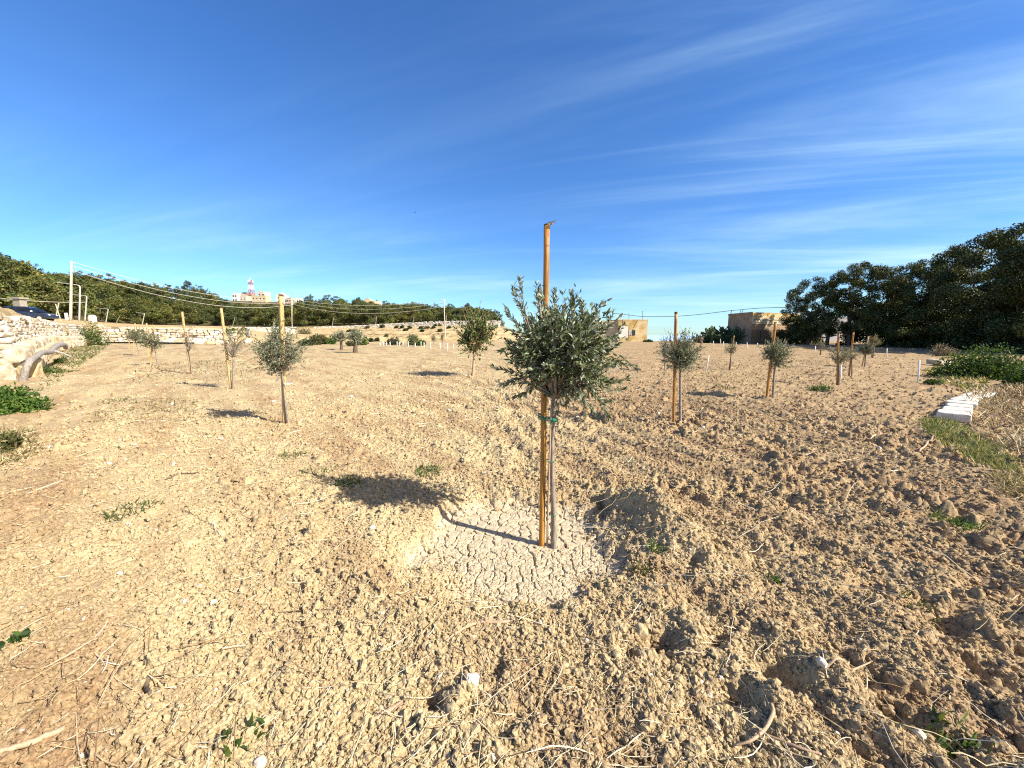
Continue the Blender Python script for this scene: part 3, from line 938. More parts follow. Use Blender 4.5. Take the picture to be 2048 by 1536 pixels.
# broad-leaved tree behind the near olive
young_olive(945, 752, 950, 668, 40, 44, 'leafy bright green broad-leaved tree without a stake, left of the nearest olive', 31, nshoot=230, leafL=.11, leafW=.06, per=14, cols=LUSH_COL,
            fork_py=712, trunkr=.05, name='broadleaf_tree', cat='tree', group=None, shootL=(.3, .7), shell=.4, up=.25, bark='cane')
# two old olives far out
young_olive(710, 706, 712, 672, 15, 15, 'old olive with thick trunk, nearer of two standing alone in the far field', 32, nshoot=150, leafL=.16, leafW=.06, per=12, cols=OLIVE_COL[2:5] * 1.0,
            fork_py=684, trunkr=.16, group='old olives in the far field', shootL=(.3, .6), bark='barkdark')
young_olive(683, 700, 682, 674, 11, 11, 'smaller old olive, farther of two standing alone in the far field', 33, nshoot=110, leafL=.16, leafW=.06, per=12, cols=OLIVE_COL[2:5] * 1.0,
            fork_py=684, trunkr=.13, group='old olives in the far field', shootL=(.3, .6), bark='barkdark')
# right-hand trees
with_stake((1361, 848, 1360, 703, 36, 34, 'round dense young olive just right of the nearest one, pale double stem', 41), (1347, 850, 1352, 625),
           'dark brown stake of the round olive right of the nearest tree', 'stake', .026, nshoot=300, leafL=.048, leafW=.014, per=15, trunkr=.022, fork_py=740)
young_olive(1331, 742, 1328, 694, 11, 22, 'young olive half hidden behind the round dense olive', 42, nshoot=70, leafL=.06, leafW=.02, per=10, trunkr=.025, shell=.3)
with_stake((1546, 798, 1552, 706, 25, 26, 'globe-shaped young olive with a crossed leaning stake', 43), (1533, 797, 1551, 645),
           'leaning brown stake crossing behind the globe-shaped olive', 'stake', .033, nshoot=230, leafL=.055, leafW=.017, per=14, trunkr=.024, fork_py=732)
with_stake((1460, 740, 1463, 698, 13, 11, 'small thin olive with flat spreading crown in the middle of the far right field', 44), (1458, 741, 1468, 671),
           'slender stake of the small flat-crowned olive', 'stake', .025, nshoot=45, leafL=.08, leafW=.022, per=9, trunkr=.018, cols=np.concatenate([OLIVE_COL[:4], DRY_COL]), fork_py=710)
with_stake((1678, 770, 1678, 710, 21, 18, 'sparse ragged olive at the head of the right row, beside a short white stick', 45), (1674, 771, 1677, 667),
           'brown stake at the head of the right row', 'stake', .028, nshoot=70, leafL=.065, leafW=.018, per=9, trunkr=.022, fork_py=735, cols=np.concatenate([OLIVE_COL, DRY_COL]))
with_stake((1704, 752, 1703, 712, 13, 14, 'sparse olive second in the right row', 46), (1698, 751, 1707, 664),
           'brown stake of the second olive in the right row', 'stake', .030, nshoot=50, leafL=.075, leafW=.02, per=9, trunkr=.022, cols=np.concatenate([OLIVE_COL, DRY_COL]))
with_stake((1729, 734, 1733, 699, 12, 12, 'dark round olive third in the right row', 47), (1724, 736, 1737, 672),
           'stake of the dark round olive in the right row', 'stake_pale', .034, nshoot=90, leafL=.08, leafW=.028, per=11, trunkr=.026, cols=OLIVE_COL[[0, 1, 5]])
with_stake((1746, 716, 1750, 684, 11, 13, 'yellowish upright olive last in the right row, in front of the dark grove', 48), (1743, 716, 1748, 676),
           'stake beside the yellowish last olive of the right row', 'stake_pale', .036, nshoot=60, leafL=.11, leafW=.035, per=9, trunkr=.03, cols=DRY_COL)
with_stake((1642, 712, 1643, 690, 7, 7, 'tiny sapling beside a thin pole in front of the pale building', 49), (1640, 712, 1643, 675),
           'thin stake of the tiny sapling before the pale building', 'stake', .03, nshoot=30, leafL=.1, leafW=.03, per=8, trunkr=.02)
with_stake((1402, 696, 1402, 680, 5, 7, 'reddish wilted sapling in front of the prickly pear hedge', 50), (1401, 696, 1402, 668),
           'thin stake of the reddish sapling by the prickly pear hedge', 'stake', .04, nshoot=26, leafL=.16, leafW=.05, per=8, trunkr=.03, cols=np.array([(.12, .05, .025), (.16, .08, .04)]))
for i, (px, py, cx, cy, rx, ry, lab) in enumerate([
        (867, 691, 867, 677, 6, 7, 'bare twiggy sapling by the white sticks, left of the slim utility pole'), (885, 690, 885, 676, 3, 8, 'very slim sapling right beside the slim utility pole'),
        (828, 694, 828, 678, 8, 9, 'small bright green sapling among the white sticks')]):
    young_olive(px, py, cx, cy, rx, ry, lab, 60 + i, nshoot=34 if i < 2 else 60, leafL=.14, leafW=.05, per=7, cols=LUSH_COL if i == 2 else DRY_COL, trunkr=.04, name='sapling', cat='sapling', group=None, shootL=(.2, .5))

# ---- white sticks and posts
def stick(name, mat, px, y0, y1, px1=None, r=.025, label='', cat='stick', group=None, d=None):
    B = G(px, y0)
    if d: B = P(px, y0, d)
    T = P(px1 if px1 is not None else px, y1, B[1])
    mb = MB()
    mb.tube([B + np.array([0, 0, -.2]), (B + T) / 2 + rng.normal(size=3) * .01, T], [r, r, r * .9], 7)
    return tag(mb.build(name, M[mat], None, B, True), label, cat, group)
for px, y0, y1 in [(760, 692, 686), (766, 692, 682), (773, 692, 684), (780, 692, 684), (794, 692, 683), (799, 692, 684), (806, 692, 684), (817, 694, 683), (830, 694, 684), (842, 692, 683), (848, 696, 685), (861, 697, 685), (880, 698, 686), (895, 701, 686), (907, 699, 688)]:
    stick('white_stick', 'white_stick', px, y0, y1, None, .045, 'thin white stick in the row marking the far edge of the field', 'stick', 'white sticks along the far edge of the field')
for px, y0, y1 in [(1405, 688, 677), (1414, 684, 679), (1427, 692, 682), (1441, 689, 678), (1447, 694, 683), (1472, 691, 684), (1494, 697, 685), (1515, 698, 686), (1631, 704, 692), (1715, 704, 694)]:
    stick('white_stick', 'white_stick', px, y0, y1, None, .04, 'short white stick standing alone in the field before the hedge and the grove', 'stick', 'white sticks in the field before the hedge')
stick('white_stick', 'white_stick', 1411, 743, 710, 1418, .018, 'leaning white stick right of the round dense olive')
stick('white_stick', 'white_stick', 1835, 766, 720, 1839, .024, 'white stick nearest the limestone blocks by the big bush')
stick('white_stick', 'white_stick', 1774, 716, 697, 1774, .03, 'white stick standing before the shade of the grove')
stick('white_stick', 'white_stick', 1682, 757, 731, 1682, .022, 'short white stick touching the ragged olive of the right row')
for px, y0, y1 in [(1463, 687, 676), (1507, 686, 675), (1526, 686, 675), (1543, 687, 676)]:
    stick('fence_post', 'greypost', px, y0, y1, None, .07, 'grey wooden post in front of the dark hedge', 'post', 'grey posts by the hedge')

# ------------------------------------------------------------------ bushes
def leafy_dome(mb, c, rad, n, size, cols, seed, droop=.0, core=True):
    g = np.random.default_rng(seed)
    c = np.asarray(c, float); rad = np.asarray(rad, float)
    nb = max(5, int(n / 120))
    bl = []
    for k in range(nb):
        u = unit(g.normal(size=3)); u[2] = abs(u[2])
        bl.append((c + u * rad * (.25 + .55 * g.random()), (.28 + .25 * g.random()) * rad, .75 + .5 * g.random()))
    bi = g.integers(0, nb, n)
    cc = np.array([b_[0] for b_ in bl])[bi]; rr = np.array([b_[1] for b_ in bl])[bi]; br = np.array([b_[2] for b_ in bl])[bi]
    u = unit(g.normal(size=(n, 3)))
    p = cc + u * rr * (.55 + .5 * g.random((n, 1)))
    p[:, 2] = np.maximum(p[:, 2], c[2] - .02 + .1 * rad[2] * g.random(n))
    dr = unit(u + g.normal(size=(n, 3)) * .6 + [0, 0, .3])
    nr = unit(u + g.normal(size=(n, 3)) * .5)
    V, F, k = leaf_geo(p, dr, nr, size * (.6 + .8 * g.random(n)), size * .5 * (.6 + .8 * g.random(n)))
    col = np.asarray(cols)[g.integers(0, len(cols), n)] * (br * (.75 + .5 * g.random(n)))[:, None]
    mb.add(V, F, np.repeat(col, k, 0))

GREEN = np.array([(.05, .10, .018), (.075, .13, .025), (.035, .075, .012), (.10, .14, .03)])
DARKG = np.array([(.03, .055, .015), (.045, .07, .02), (.022, .04, .012), (.07, .085, .028)])
SCRUB = np.array([(.09, .10, .035), (.12, .12, .045), (.065, .08, .025), (.16, .14, .06)])

def bush(px, py, w, h, label, cols, n=1500, size=.06, group=None, name='shrub', cat='shrub', seed=1, dscale=1, stems=True, d=None):
    B = G(px, py)
    if d: B = np.array([(px - 1024) / FPX * d, d, 0]); B[2] = gz(B[0], B[1])
    sc = B[1] / FPX
    t = thing(name, label, cat, B, group)
    mb = MB()
    leafy_dome(mb, B + [0, 0, .02], np.array([w / 2 * sc, w / 2 * sc * dscale, h * sc * .8]), n, size, cols, seed)
    mb.build('foliage', M['grassy'], t)
    st = MB()
    for k in range(9):
        a = rng.random() * 6.28
        e = B + np.array([math.cos(a) * w * .3 * sc, math.sin(a) * w * .3 * sc, h * sc * (.45 + .35 * rng.random())])
        st.tube(bez(B + [0, 0, -.05], (B + e) / 2 + [0, 0, .1 * h * sc], e, 5), [size * .2, size * .06], 4)
    st.build('stems', M['barkdark'], t)
    return t

bush(14, 826, 120, 66, 'lush green leafy weed clump at the foot of the stone wall, nearest the camera', GREEN * 1.35, 5200, .075, seed=71, name='leafy_bush', cat='bush')
bush(88, 748, 40, 22, 'small green weed clump below the grey fallen branch', GREEN, 900, .07, seed=72, name='leafy_bush', cat='bush')
bush(122, 727, 26, 14, 'small green clump under the far end of the grey fallen branch', GREEN, 600, .08, seed=73, name='leafy_bush', cat='bush')
bush(0, 905, 60, 40, 'low dry greenish grass clump at the left edge below the leafy weed clump', SCRUB, 1600, .06, seed=74, name='grass_clump', cat='grass clump')
bush(187, 690, 58, 50, 'green bush at the far corner where the stone wall ends', GREEN, 2400, .16, seed=75, d=40)
bush(168, 692, 50, 20, 'dry yellowish scrub at the foot of the wall corner', SCRUB, 900, .14, seed=76, d=38)
bush(1975, 757, 180, 74, 'large dark green bush at the right edge beyond the limestone blocks', DARKG + [.015, .035, .0], 9000, .10, seed=77, dscale=.7, name='leafy_bush', cat='bush')
bush(2075, 775, 130, 56, 'brighter green undergrowth spilling forward from the large bush at the right edge', GREEN, 3500, .09, seed=78, dscale=.6, name='leafy_bush', cat='bush')
bush(1892, 712, 46, 30, 'greyish leafless twiggy scrub left of the large dark bush', np.array([(.16, .12, .09), (.22, .17, .13)]), 1600, .10, seed=79)
bush(1862, 768, 44, 12, 'low green weeds between the white stick and the limestone blocks', GREEN, 700, .05, seed=80, name='weed_patch', cat='weeds')
bush(1296, 684, 22, 5, 'tiny dark shrub beside the yellow stone house', DARKG, 300, .3, seed=81)
for i, (px, py, w, h, co, lab) in enumerate([
    (611, 691, 34, 20, DARKG, 'dark bush left of the white stone blocks at the far field edge'), (630, 690, 30, 26, SCRUB, 'grey-green bush directly behind the white stone blocks'),
    (666, 688, 30, 18, GREEN, 'bright green bush right of the white stone blocks'), (648, 688, 18, 16, SCRUB, 'brownish bush between the two white blocks'),
    (724, 690, 28, 22, GREEN, 'green bush just right of the old olives'), (702, 692, 26, 9, SCRUB, 'low scrub between the old olives'),
    (787, 690, 44, 22, DARKG + .02, 'wide dark bush behind the row of white sticks'), (744, 684, 12, 10, DARKG, 'round dark shrub left of the wide bush behind the sticks'),
    (753, 683, 9, 10, DARKG, 'narrow dark shrub left of the wide bush behind the sticks'), (825, 690, 24, 24, GREEN, 'tall green bush among the white sticks'),
    (841, 691, 26, 12, GREEN, 'low green bush at the right end of the bushes behind the sticks'), (475, 668, 52, 22, GREEN, 'broad green bush on the rubble wall behind the sparse forked olive'),
    (560, 668, 26, 24, DARKG + .02, 'grey-green bush behind the top of the dense round olive'), (607, 668, 46, 18, SCRUB, 'tall yellow-green reeds right of the tall pale utility pole'), (640, 680, 26, 16, SCRUB, 'dry scrub below the white terrace wall')]):
    bush(px, py, w, h, lab, co, 700, .26, seed=90 + i)
for i, (px, py, w, h) in enumerate([(736, 656, 14, 8), (765, 655, 11, 8), (805, 656, 10, 5), (793, 656, 7, 5), (820, 657, 10, 5), (842, 657, 12, 6), (855, 657, 12, 6), (867, 657, 9, 6), (871, 652, 5, 5), (879, 652, 5, 5), (898, 657, 9, 6), (844, 663, 7, 5), (773, 673, 5, 4), (812, 661, 8, 4), (700, 663, 12, 4), (880, 663, 9, 5)]):
    bush(px, py, w, h, 'small dark shrub dotted on the pale terraces below the wooded hill', DARKG if i % 3 else SCRUB, 220, .4, 'shrubs dotted on the terraces', seed=120 + i)

# prickly pear hedge
def prickly_pear(seed):
    g = np.random.default_rng(seed)
    t = thing('prickly_pear', 'dark prickly pear plant with stacked flat pads in the hedge before the brown house', 'cactus', (0, 0, 0), 'prickly pears in the hedge')
    mb = MB()
    V0, F0 = ico(2)
    tips = [(np.array([g.normal() * .5, g.normal() * .4, .1]), unit(np.array([g.normal() * .3, g.normal() * .3, 1]))) for _ in range(11)]
    for lvl in range(6):
        nx = []
        for p, dr in tips:
            for _ in range(2 if g.random() < .42 and lvl < 4 else 1):
                dd = unit(dr + g.normal(size=3) * .5 + [0, 0, .25])
                s = .26 * (.7 + .5 * g.random())
                side = unit(np.cross(dd, g.normal(size=3))); nn = np.cross(dd, side)
                c = p + dd * s * .85
                V = c + V0[:, :1] * side * s * .62 + V0[:, 1:2] * nn * .045 + V0[:, 2:3] * dd * s
                mb.add(V, F0, np.array([.055, .085, .035]) * (.6 + .7 * g.random()))
                nx.append((p + dd * s * 1.6, dd))
        tips = [q for q in nx if g.random() < .88]
    mb.build('pads', M['stuffcol'], t, smooth=True)
    return t
pp = [prickly_pear(s) for s in (1, 2, 3)]
for i, px in enumerate([1388, 1400, 1411, 1422, 1434, 1446, 1458, 1470, 1482, 1494, 1507, 1520, 1535]):
    d = 61 + (i % 3) * 1.4
    x = (px - 1024) / FPX * d
    h = [1.2, 1.5, 1.7, 2.5, 2.7, 2.8, 2.3, 2.2, 2.4, 2.6, 2.6, 2.5, 2.6][i]
    loc = (x, d, gz(x, d) - .05)
    sc = h / 2.3
    if i < 3:
        pp[i].location = loc; pp[i].scale = (sc, sc, sc)
    else:
        dup(pp[i % 3], loc, i * 1.3, sc)

# ------------------------------------------------------------------ tree models
def make_tree(name, label, cat, group, H, CR, seed, nblob, nleaf, size, cols, base=.3, flat=.62, top=1.0, gap=.0, trunkr=.22, spread=1.0, bsz=.26):
    g = np.random.default_rng(seed)
    t = thing(name, label, cat, (0, 0, 0), group)
    blobs = []
    for k in range(nblob):
        hz = base + (top - base) * (k + g.random()) / nblob
        prof = math.sin(math.pi * min(1, max(.12, (hz - base) / (1 - base) * .80 + .16))) ** .7
        a = g.random() * 6.283
        rr = CR * prof * (g.random() ** .5) * .85 * spread
        br = CR * (bsz + .16 * g.random()) * (1 - .25 * hz)
        blobs.append((np.array([math.cos(a) * rr, math.sin(a) * rr, H * hz - br * .5]), br, .7 + .6 * g.random()))
    w = np.array([b_[1] ** 2 for b_ in blobs]); w = w / w.sum()
    bi = g.choice(nblob, nleaf, p=w)
    c = np.array([b_[0] for b_ in blobs])[bi]; br = np.array([b_[1] for b_ in blobs])[bi]; ton = np.array([b_[2] for b_ in blobs])[bi]
    u = unit(g.normal(size=(nleaf, 3)))
    rad = (.50 + .55 * g.random(nleaf) ** .7)
    p = c + u * (br * rad)[:, None] * np.array([1, 1, flat])
    p = p + g.normal(size=(nleaf, 3)) * size * .35
    dr = unit(np.cross(u, g.normal(size=(nleaf, 3))) + u * .4)
    nr = unit(u + g.normal(size=(nleaf, 3)) * .55)
    V, F, k = leaf_geo(p, dr, nr, size * (.6 + .8 * g.random(nleaf)), size * .6 * (.6 + .8 * g.random(nleaf)))
    col = np.asarray(cols)[g.integers(0, len(cols), nleaf)] * (ton * (.75 + .5 * g.random(nleaf)))[:, None]
    lf = MB(); lf.add(V, F, np.repeat(col, k, 0))
    lf.build('crown', M['needle'], t)
    tr = MB()
    tp = np.array([g.normal() * .3, g.normal() * .3, H * (base + .25)])
    tr.tube(bez(np.array([0, 0, -.6]), np.array([g.normal() * .3, g.normal() * .3, H * .2]), tp, 9), [trunkr * 1.25, trunkr, trunkr * .6], 8, wob=.1)
    for q in sorted(range(nblob), key=lambda z: -blobs[z][1])[:10]:
        e = blobs[q][0]
        s = np.array([0, 0, max(H * base * .6, min(tp[2], e[2] * .6))])
        tr.tube(bez(s, (s + e) / 2 + [0, 0, -.05 * H], e, 6), [trunkr * .5, trunkr * .15], 5)
    tr.build('trunk', M['barkdark'], t, smooth=True)
    return t

PINE = np.array([(.062, .085, .024), (.088, .108, .030), (.125, .130, .036), (.045, .062, .018), (.155, .140, .045)])
EUC = np.array([(.060, .078, .036), (.085, .100, .048), (.042, .056, .026), (.115, .118, .055)])
GROVE = np.array([(.030, .048, .016), (.048, .068, .020), (.022, .034, .012), (.075, .090, .024), (.125, .13, .034)])
LP, GP_ = 'rounded dark pine in the wood covering the hill beyond the road', 'pines of the hillside wood'
LE, GE = 'tall open-crowned eucalyptus rising above the hillside wood', 'eucalyptus above the hillside wood'
wood = [make_tree('pine_tree', LP, 'tree', GP_, 9, 4.6, 200 + i, 20, 3000, .46, PINE, .24, .62, .98, trunkr=.2, bsz=.20) for i in range(5)]
euc = [make_tree('eucalyptus_tree', LE, 'tree', GE, 13, 4.2, 220 + i, 16, 2400, .38, EUC, .42, .75, 1.0, trunkr=.22, spread=1.15, bsz=.17) for i in range(4)]
used = {}
def plant(protos, i, loc, rz, sc, zs=1, label=None, group=None):
    k = protos[i % len(protos)]
    if k.name not in used:
        used[k.name] = 1
        k.location = [float(v) for v in loc]; k.rotation_euler = (0, 0, rz); k.scale = (sc, sc, sc * zs)
        if label: k['label'] = label
        if group: k['group'] = group
        return k
    return dup(k, loc, rz, sc, label, group, zs=zs)
g = np.random.default_rng(5)
# top outline of the wood in the photograph (column, height on the ridge)
SKY = np.array([(-120, 470), (0, 498), (60, 520), (110, 538), (150, 542), (200, 545), (250, 552), (330, 570), (400, 566), (440, 586), (470, 602), (540, 606), (600, 606), (615, 590), (680, 592), (750, 598), (785, 604), (840, 602), (870, 608), (930, 608), (985, 612), (1004, 635)])
cnt = 0
for row in range(9):
    f = row / 8
    px = -150 + (row % 2) * 14
    while px < 1002:
        df = np.interp(px, TB[:, 0], TB[:, 4]); d1 = np.interp(px, TB[:, 0], TB[:, 6])
        d = df + 2 + (d1 + 6 - df) * f + g.normal() * 2.0
        p = px + g.normal() * 5
        x = (p - 1024) / FPX * d * 1.0
        z = gz(x, d)
        want = CAMH + (670 - np.interp(p, SKY[:, 0], SKY[:, 1])) / FPX * d
        room = want - z
        px += 6.6 * FPX / d * (1.0 + .35 * f)
        if room < 2.6 or cnt > 285: continue
        gap = 440 < p < 612 and d > 215
        if gap and room < 4: continue
        last = f > .80
        if last and g.random() < .62 and not gap:
            h = min(room * (.92 + .16 * g.random()), 15)
            plant(euc, g.integers(0, 4), (x, d, z - .2), g.random() * 6.28, h / 13 * .98, 1)
        else:
            h = min(room * (.80 + .22 * g.random()), 8.2 + 2.6 * g.random() + (3.0 if p < 220 else 0))
            s = max(h / 9, .45)
            plant(wood, g.integers(0, 5), (x, d, z - .3), g.random() * 6.28, s, .95)
        cnt += 1

# the dark grove on the right
gl, gg = 'tall dark evergreen in the shaded grove along the right side of the field', 'evergreens of the right grove'
grove = [make_tree('evergreen_tree', gl, 'tree', gg, 11, 4.1, 300 + i, 38, 19000, .185, GROVE, .20, .74, 1.0, trunkr=.22, spread=1.1, bsz=.145) for i in range(4)]
spec = [(1585, 57, 596, 'leftmost evergreen of the grove, leaning over the brown house with a yellow-green lit top'), (1612, 55, 556, None), (1650, 53, 545, None), (1695, 51, 528, None), (1735, 50, 536, None), (1772, 48, 534, None),
        (1815, 46, 522, None), (1850, 44.5, 522, None), (1890, 42, 500, None), (1935, 39, 474, None), (1985, 36.5, 462, None), (2030, 34.5, 446, 'tallest evergreen of the grove, its crown cut by the right edge of the view'), (2085, 32, 440, None), (2140, 30, 430, None),
        (1800, 54, 560, None), (1900, 50, 530, None), (2000, 44, 490, None)]
for i, (px, d, yt, lab) in enumerate(spec):
    x = (px - 1024) / FPX * d
    z = gz(x, d)
    h = CAMH + (670 - yt) / FPX * d - z
    plant(grove, i, (x, d, z - .1), i * 1.9, h / 11 * 1.0, 1.0, lab or gl, gg)
ub = make_tree('understorey_shrub', 'dark low shrub filling the foot of the right grove', 'shrub', 'shrubs at the foot of the grove', 2.6, 2.0, 330, 12, 2600, .22, GROVE * .9, .05, .8, 1.0, trunkr=.06)
pos = [(1560, 60), (1578, 58), (1600, 57.5), (1622, 56.5), (1690, 52.5), (1745, 50.5), (1762, 49), (1784, 48.5), (1806, 47), (1826, 46.5), (1848, 45), (1870, 43.5), (1892, 42.5), (1916, 41), (1940, 39), (1965, 37.5), (1995, 36), (2025, 34), (2055, 33), (2090, 31.5), (1790, 52), (1830, 50), (1870, 47.5), (1910, 45), (1950, 43), (2000, 40)]
for i, (px, d) in enumerate(pos):
    x = (px - 1024) / FPX * d
    s = (.75 + .4 * rng.random()) * (1.25 if px > 1780 else 1.0)
    if i == 0: ub.location = (x, d, gz(x, d) - .1); ub.scale = (s, s, s)
    else: dup(ub, (x, d, gz(x, d) - .1), i * 2.1, s)

# ------------------------------------------------------------------ stone walls
def wall_pt(px, out=0.0):
    d = np.interp(px, TB[:, 0], TB[:, 1])
    return np.array([(px - 1024) / 776 * d, d])
def wall_path(p0, p1, n):
    pts = np.array([wall_pt(p) for p in np.linspace(p0, p1, n)])
    L = np.concatenate([[0], np.cumsum(np.linalg.norm(np.diff(pts, axis=0), axis=1))])
    return pts, L
def along(pts, L, s):
    x = np.interp(s, L, pts[:, 0]); y = np.interp(s, L, pts[:, 1])
    e = .3
    tx = np.interp(s + e, L, pts[:, 0]) - np.interp(s - e, L, pts[:, 0]); ty = np.interp(s + e, L, pts[:, 1]) - np.interp(s - e, L, pts[:, 1])
    tl = math.hypot(tx, ty) + 1e-9
    return x, y, tx / tl, ty / tl
def dry_wall(p0, p1, label, boulders, top_px, hmin, seed, course=(.13, .24), slen=(.25, .7), split=.5, name='retaining_wall', mats=('stone', 'stonewhite')):
    pts, L = wall_path(p0, p1, 200)
    tot = L[-1]
    x0, y0, _, _ = along(pts, L, tot / 2)
    t = thing(name, label, 'stone wall', (x0, y0, gz(x0, y0 - .6)))
    core = MB(); st = MB(); st2 = MB()
    def ztop(s):
        x, y, _, _ = along(pts, L, s)
        px = 1024 + 776 * x / y
        return CAMH + (670 - np.interp(px, [q[0] for q in top_px], [q[1] for q in top_px])) / FPX * y
    def zbase(s):
        x, y, tx, ty = along(pts, L, s)
        return gz(x + ty * 1.0, y - tx * 1.0)
    # core slab behind the stones
    N = int(tot / .6) + 2
    ss = np.linspace(0, tot, N)
    V = []
    for s in ss:
        x, y, tx, ty = along(pts, L, s)
        nx, ny = ty, -tx
        zt, zb_ = ztop(s) - .1, zbase(s) - .3
        for (o, z) in ((-.75, zb_), (-.02, zb_), (-.12, zt), (-.75, zt)):
            V.append([x + nx * o, y + ny * o, z])
    F = []
    for i in range(N - 1):
        for j in range(4):
            a, b_, c, d = i * 4 + j, i * 4 + (j + 1) % 4, (i + 1) * 4 + (j + 1) % 4, (i + 1) * 4 + j
            F += [[a, b_, c], [a, c, d]]
    F += [[0, 2, 1], [0, 3, 2], [N * 4 - 4, N * 4 - 3, N * 4 - 2], [N * 4 - 4, N * 4 - 2, N * 4 - 1]]
    core.add(V, F)
    core.build('core', M['core'], t)
    s = 0
    rows_done = 0
    lvl = 0
    H0 = max(ztop(q) - zbase(q) for q in np.linspace(0, tot, 9))
    z_off = split * 0
    zrow = 0.0
    while zrow < H0:
        ch = course[0] + (course[1] - course[0]) * rng.random()
        s = -rng.random() * .4
        while s < tot:
            ln = slen[0] + (slen[1] - slen[0]) * rng.random() ** 1.5
            sc_ = s + ln / 2
            zt, zb_ = ztop(min(max(sc_, 0), tot)), zbase(min(max(sc_, 0), tot))
            z = zb_ + zrow + ch / 2 - .05
            low = zb_ - .2
            if z < zt - .02 and z > low - .1 and rng.random() < .97:
                x, y, tx, ty = along(pts, L, min(max(sc_, 0), tot))
                lean = -.10 * (zrow / H0)
                o = lean + (rng.random() - .5) * .09
                (st2 if rng.random() < .35 else st).rock((x + ty * o, y - tx * o, z), (ln * .98, .42, ch * (.8 + .5 * rng.random())), ((rng.random() - .5) * .22, (rng.random() - .5) * .22, math.atan2(ty, tx) + (rng.random() - .5) * .3), 2, .5, .2)
            s += ln
        zrow += ch
    st.build('rubble_face', M[mats[0]], t)
    st2.build('pale_stones', M[mats[1]], t)
    if boulders:
        s = -.3
        k = 0
        for tier in range(2):
            s = -.3 + tier * .5
            while s < tot and k < 92:
                sz = (.75 + .75 * rng.random()) * (1.1 if tier == 0 else .85)
                x, y, tx, ty = along(pts, L, min(max(s + sz / 2, 0), tot))
                zt, zb_ = ztop(min(max(s, 0), tot)), zbase(min(max(s, 0), tot))
                hh = (zt - zb_) * split
                hz = hh * (.62 if tier == 0 else .55)
                o = (.35 if tier == 0 else .12) + .12 * rng.random()
                b_ = MB()
                b_.rock((x + ty * o, y - tx * o, zb_ + hz * (.42 if tier == 0 else 1.18)), (sz, .75, hz * 1.15), ((rng.random() - .5) * .25, (rng.random() - .5) * .2, math.atan2(ty, tx) + (rng.random() - .5) * .25), 3, .55, .15)
                b_.build('boulder', M['stoneyellow' if rng.random() < .4 else 'stone'], t)
                s += sz * .96
                k += 1
    return t
dry_wall(-260, 97, 'high pale dry-stone retaining wall on big boulders along the left edge of the field', True, [(-260, 624), (0, 632), (97, 640)], 0, 1, split=.52)
dry_wall(99, 165, 'lower far end of the pale stone retaining wall, ending in a big block', True, [(99, 647), (165, 650)], 0, 2, split=.5)
dry_wall(205, 470, 'pale rubble terrace wall across the back of the field on the left', False, [(205, 652), (300, 655), (470, 660)], 0, 3, course=(.22, .42), slen=(.35, 1.0), split=0.0, name='rubble_wall', mats=('stone', 'stonewhite'))

def line_wall(pxs, ys, d, h, label, thick=.5, mat='stonewhite', name='stone_wall'):
    t = None
    P3 = [P(px, y, dd) for px, y, dd in zip(pxs, ys, d)]
    t = thing(name, label, 'stone wall', P3[len(P3) // 2])
    mb = MB()
    for a, b_ in zip(P3[:-1], P3[1:]):
        ln = np.linalg.norm(b_ - a); n = max(1, int(ln / .75)); ang = math.atan2(b_[1] - a[1], b_[0] - a[0])
        for i in range(n):
            c = a + (b_ - a) * (i + .5) / n
            for row in range(3):
                zc = c[2] - h + h * (row + .5) / 3 + (rng.random() - .5) * .12 * h
                sh_ = (rng.random() - .5) * ln / n
                mb.rock((c[0] + sh_, c[1] + .15 * rng.random(), zc), (ln / n * (.8 + .9 * rng.random()), thick, h / 3 * (.8 + .6 * rng.random())), ((rng.random() - .5) * .2, (rng.random() - .5) * .2, ang), 2, .5, .16)
            mb.rock((c[0], c[1], c[2] - h - .6), (ln / n * 1.05, thick * .9, 1.6), (0, 0, ang), 1, .4, .03)
    mb.build('stones', M[mat], t)
    return t
line_wall([628, 680, 740, 800, 860, 915, 1000], [654.5, 652.5, 649.5, 646.5, 643.5, 642, 641], [128, 128, 127, 126, 124, 122, 120], .95, 'long white stone wall on the upper terrace below the hillside wood')
line_wall([700, 760, 830, 900, 985], [659, 658.5, 659, 658.5, 658], [108, 108, 107, 106, 106], .5, 'low pale stone edge of the middle terrace', mat='stoneyellow')
line_wall([640, 720, 800, 900], [667, 667.5, 667, 665.5], [88, 88, 88, 88], .4, 'low pale stone edge of the lowest terrace', mat='stoneyellow')
line_wall([465, 520, 590], [655, 654, 654], [95, 96, 97], .7, 'short white wall behind the dense round olive and stake')

# stone blocks at far field edge
def block(px, py, w, h, d, label, mat='stonewhite', group=None, name='stone_block', dep=.8, rz=0, dark=False):
    sc = d / FPX
    x = (px - 1024) / FPX * d
    z = gz(x, d)
    mb = MB()
    mb.rock((x, d, z + h * sc / 2 - .03), (w * sc, dep, h * sc), (0, 0, rz), 3, .32, .05)
    return tag(mb.build(name, M[mat], None, (x, d, z)), label, 'stone block', group)
block(634, 690, 12, 7, 58, 'wider white stone block at the far field edge under the grey-green bush')
block(661, 690, 7, 7.5, 58, 'narrow white stone block at the far field edge right of the low dark stone')
block(648, 690, 14, 4, 58.4, 'low dark stone between the two white blocks', 'core')  # dark block filling the gap between the two white ones
block(502, 690, 7, 16, 57, 'upright grey stone slab standing in the rubble left of the dense round olive', 'log', name='standing_stone', dep=.4)
block(500, 690, 9, 9, 56.0, 'rounded white boulder at the foot of the upright grey slab', name='boulder', rz=.3)
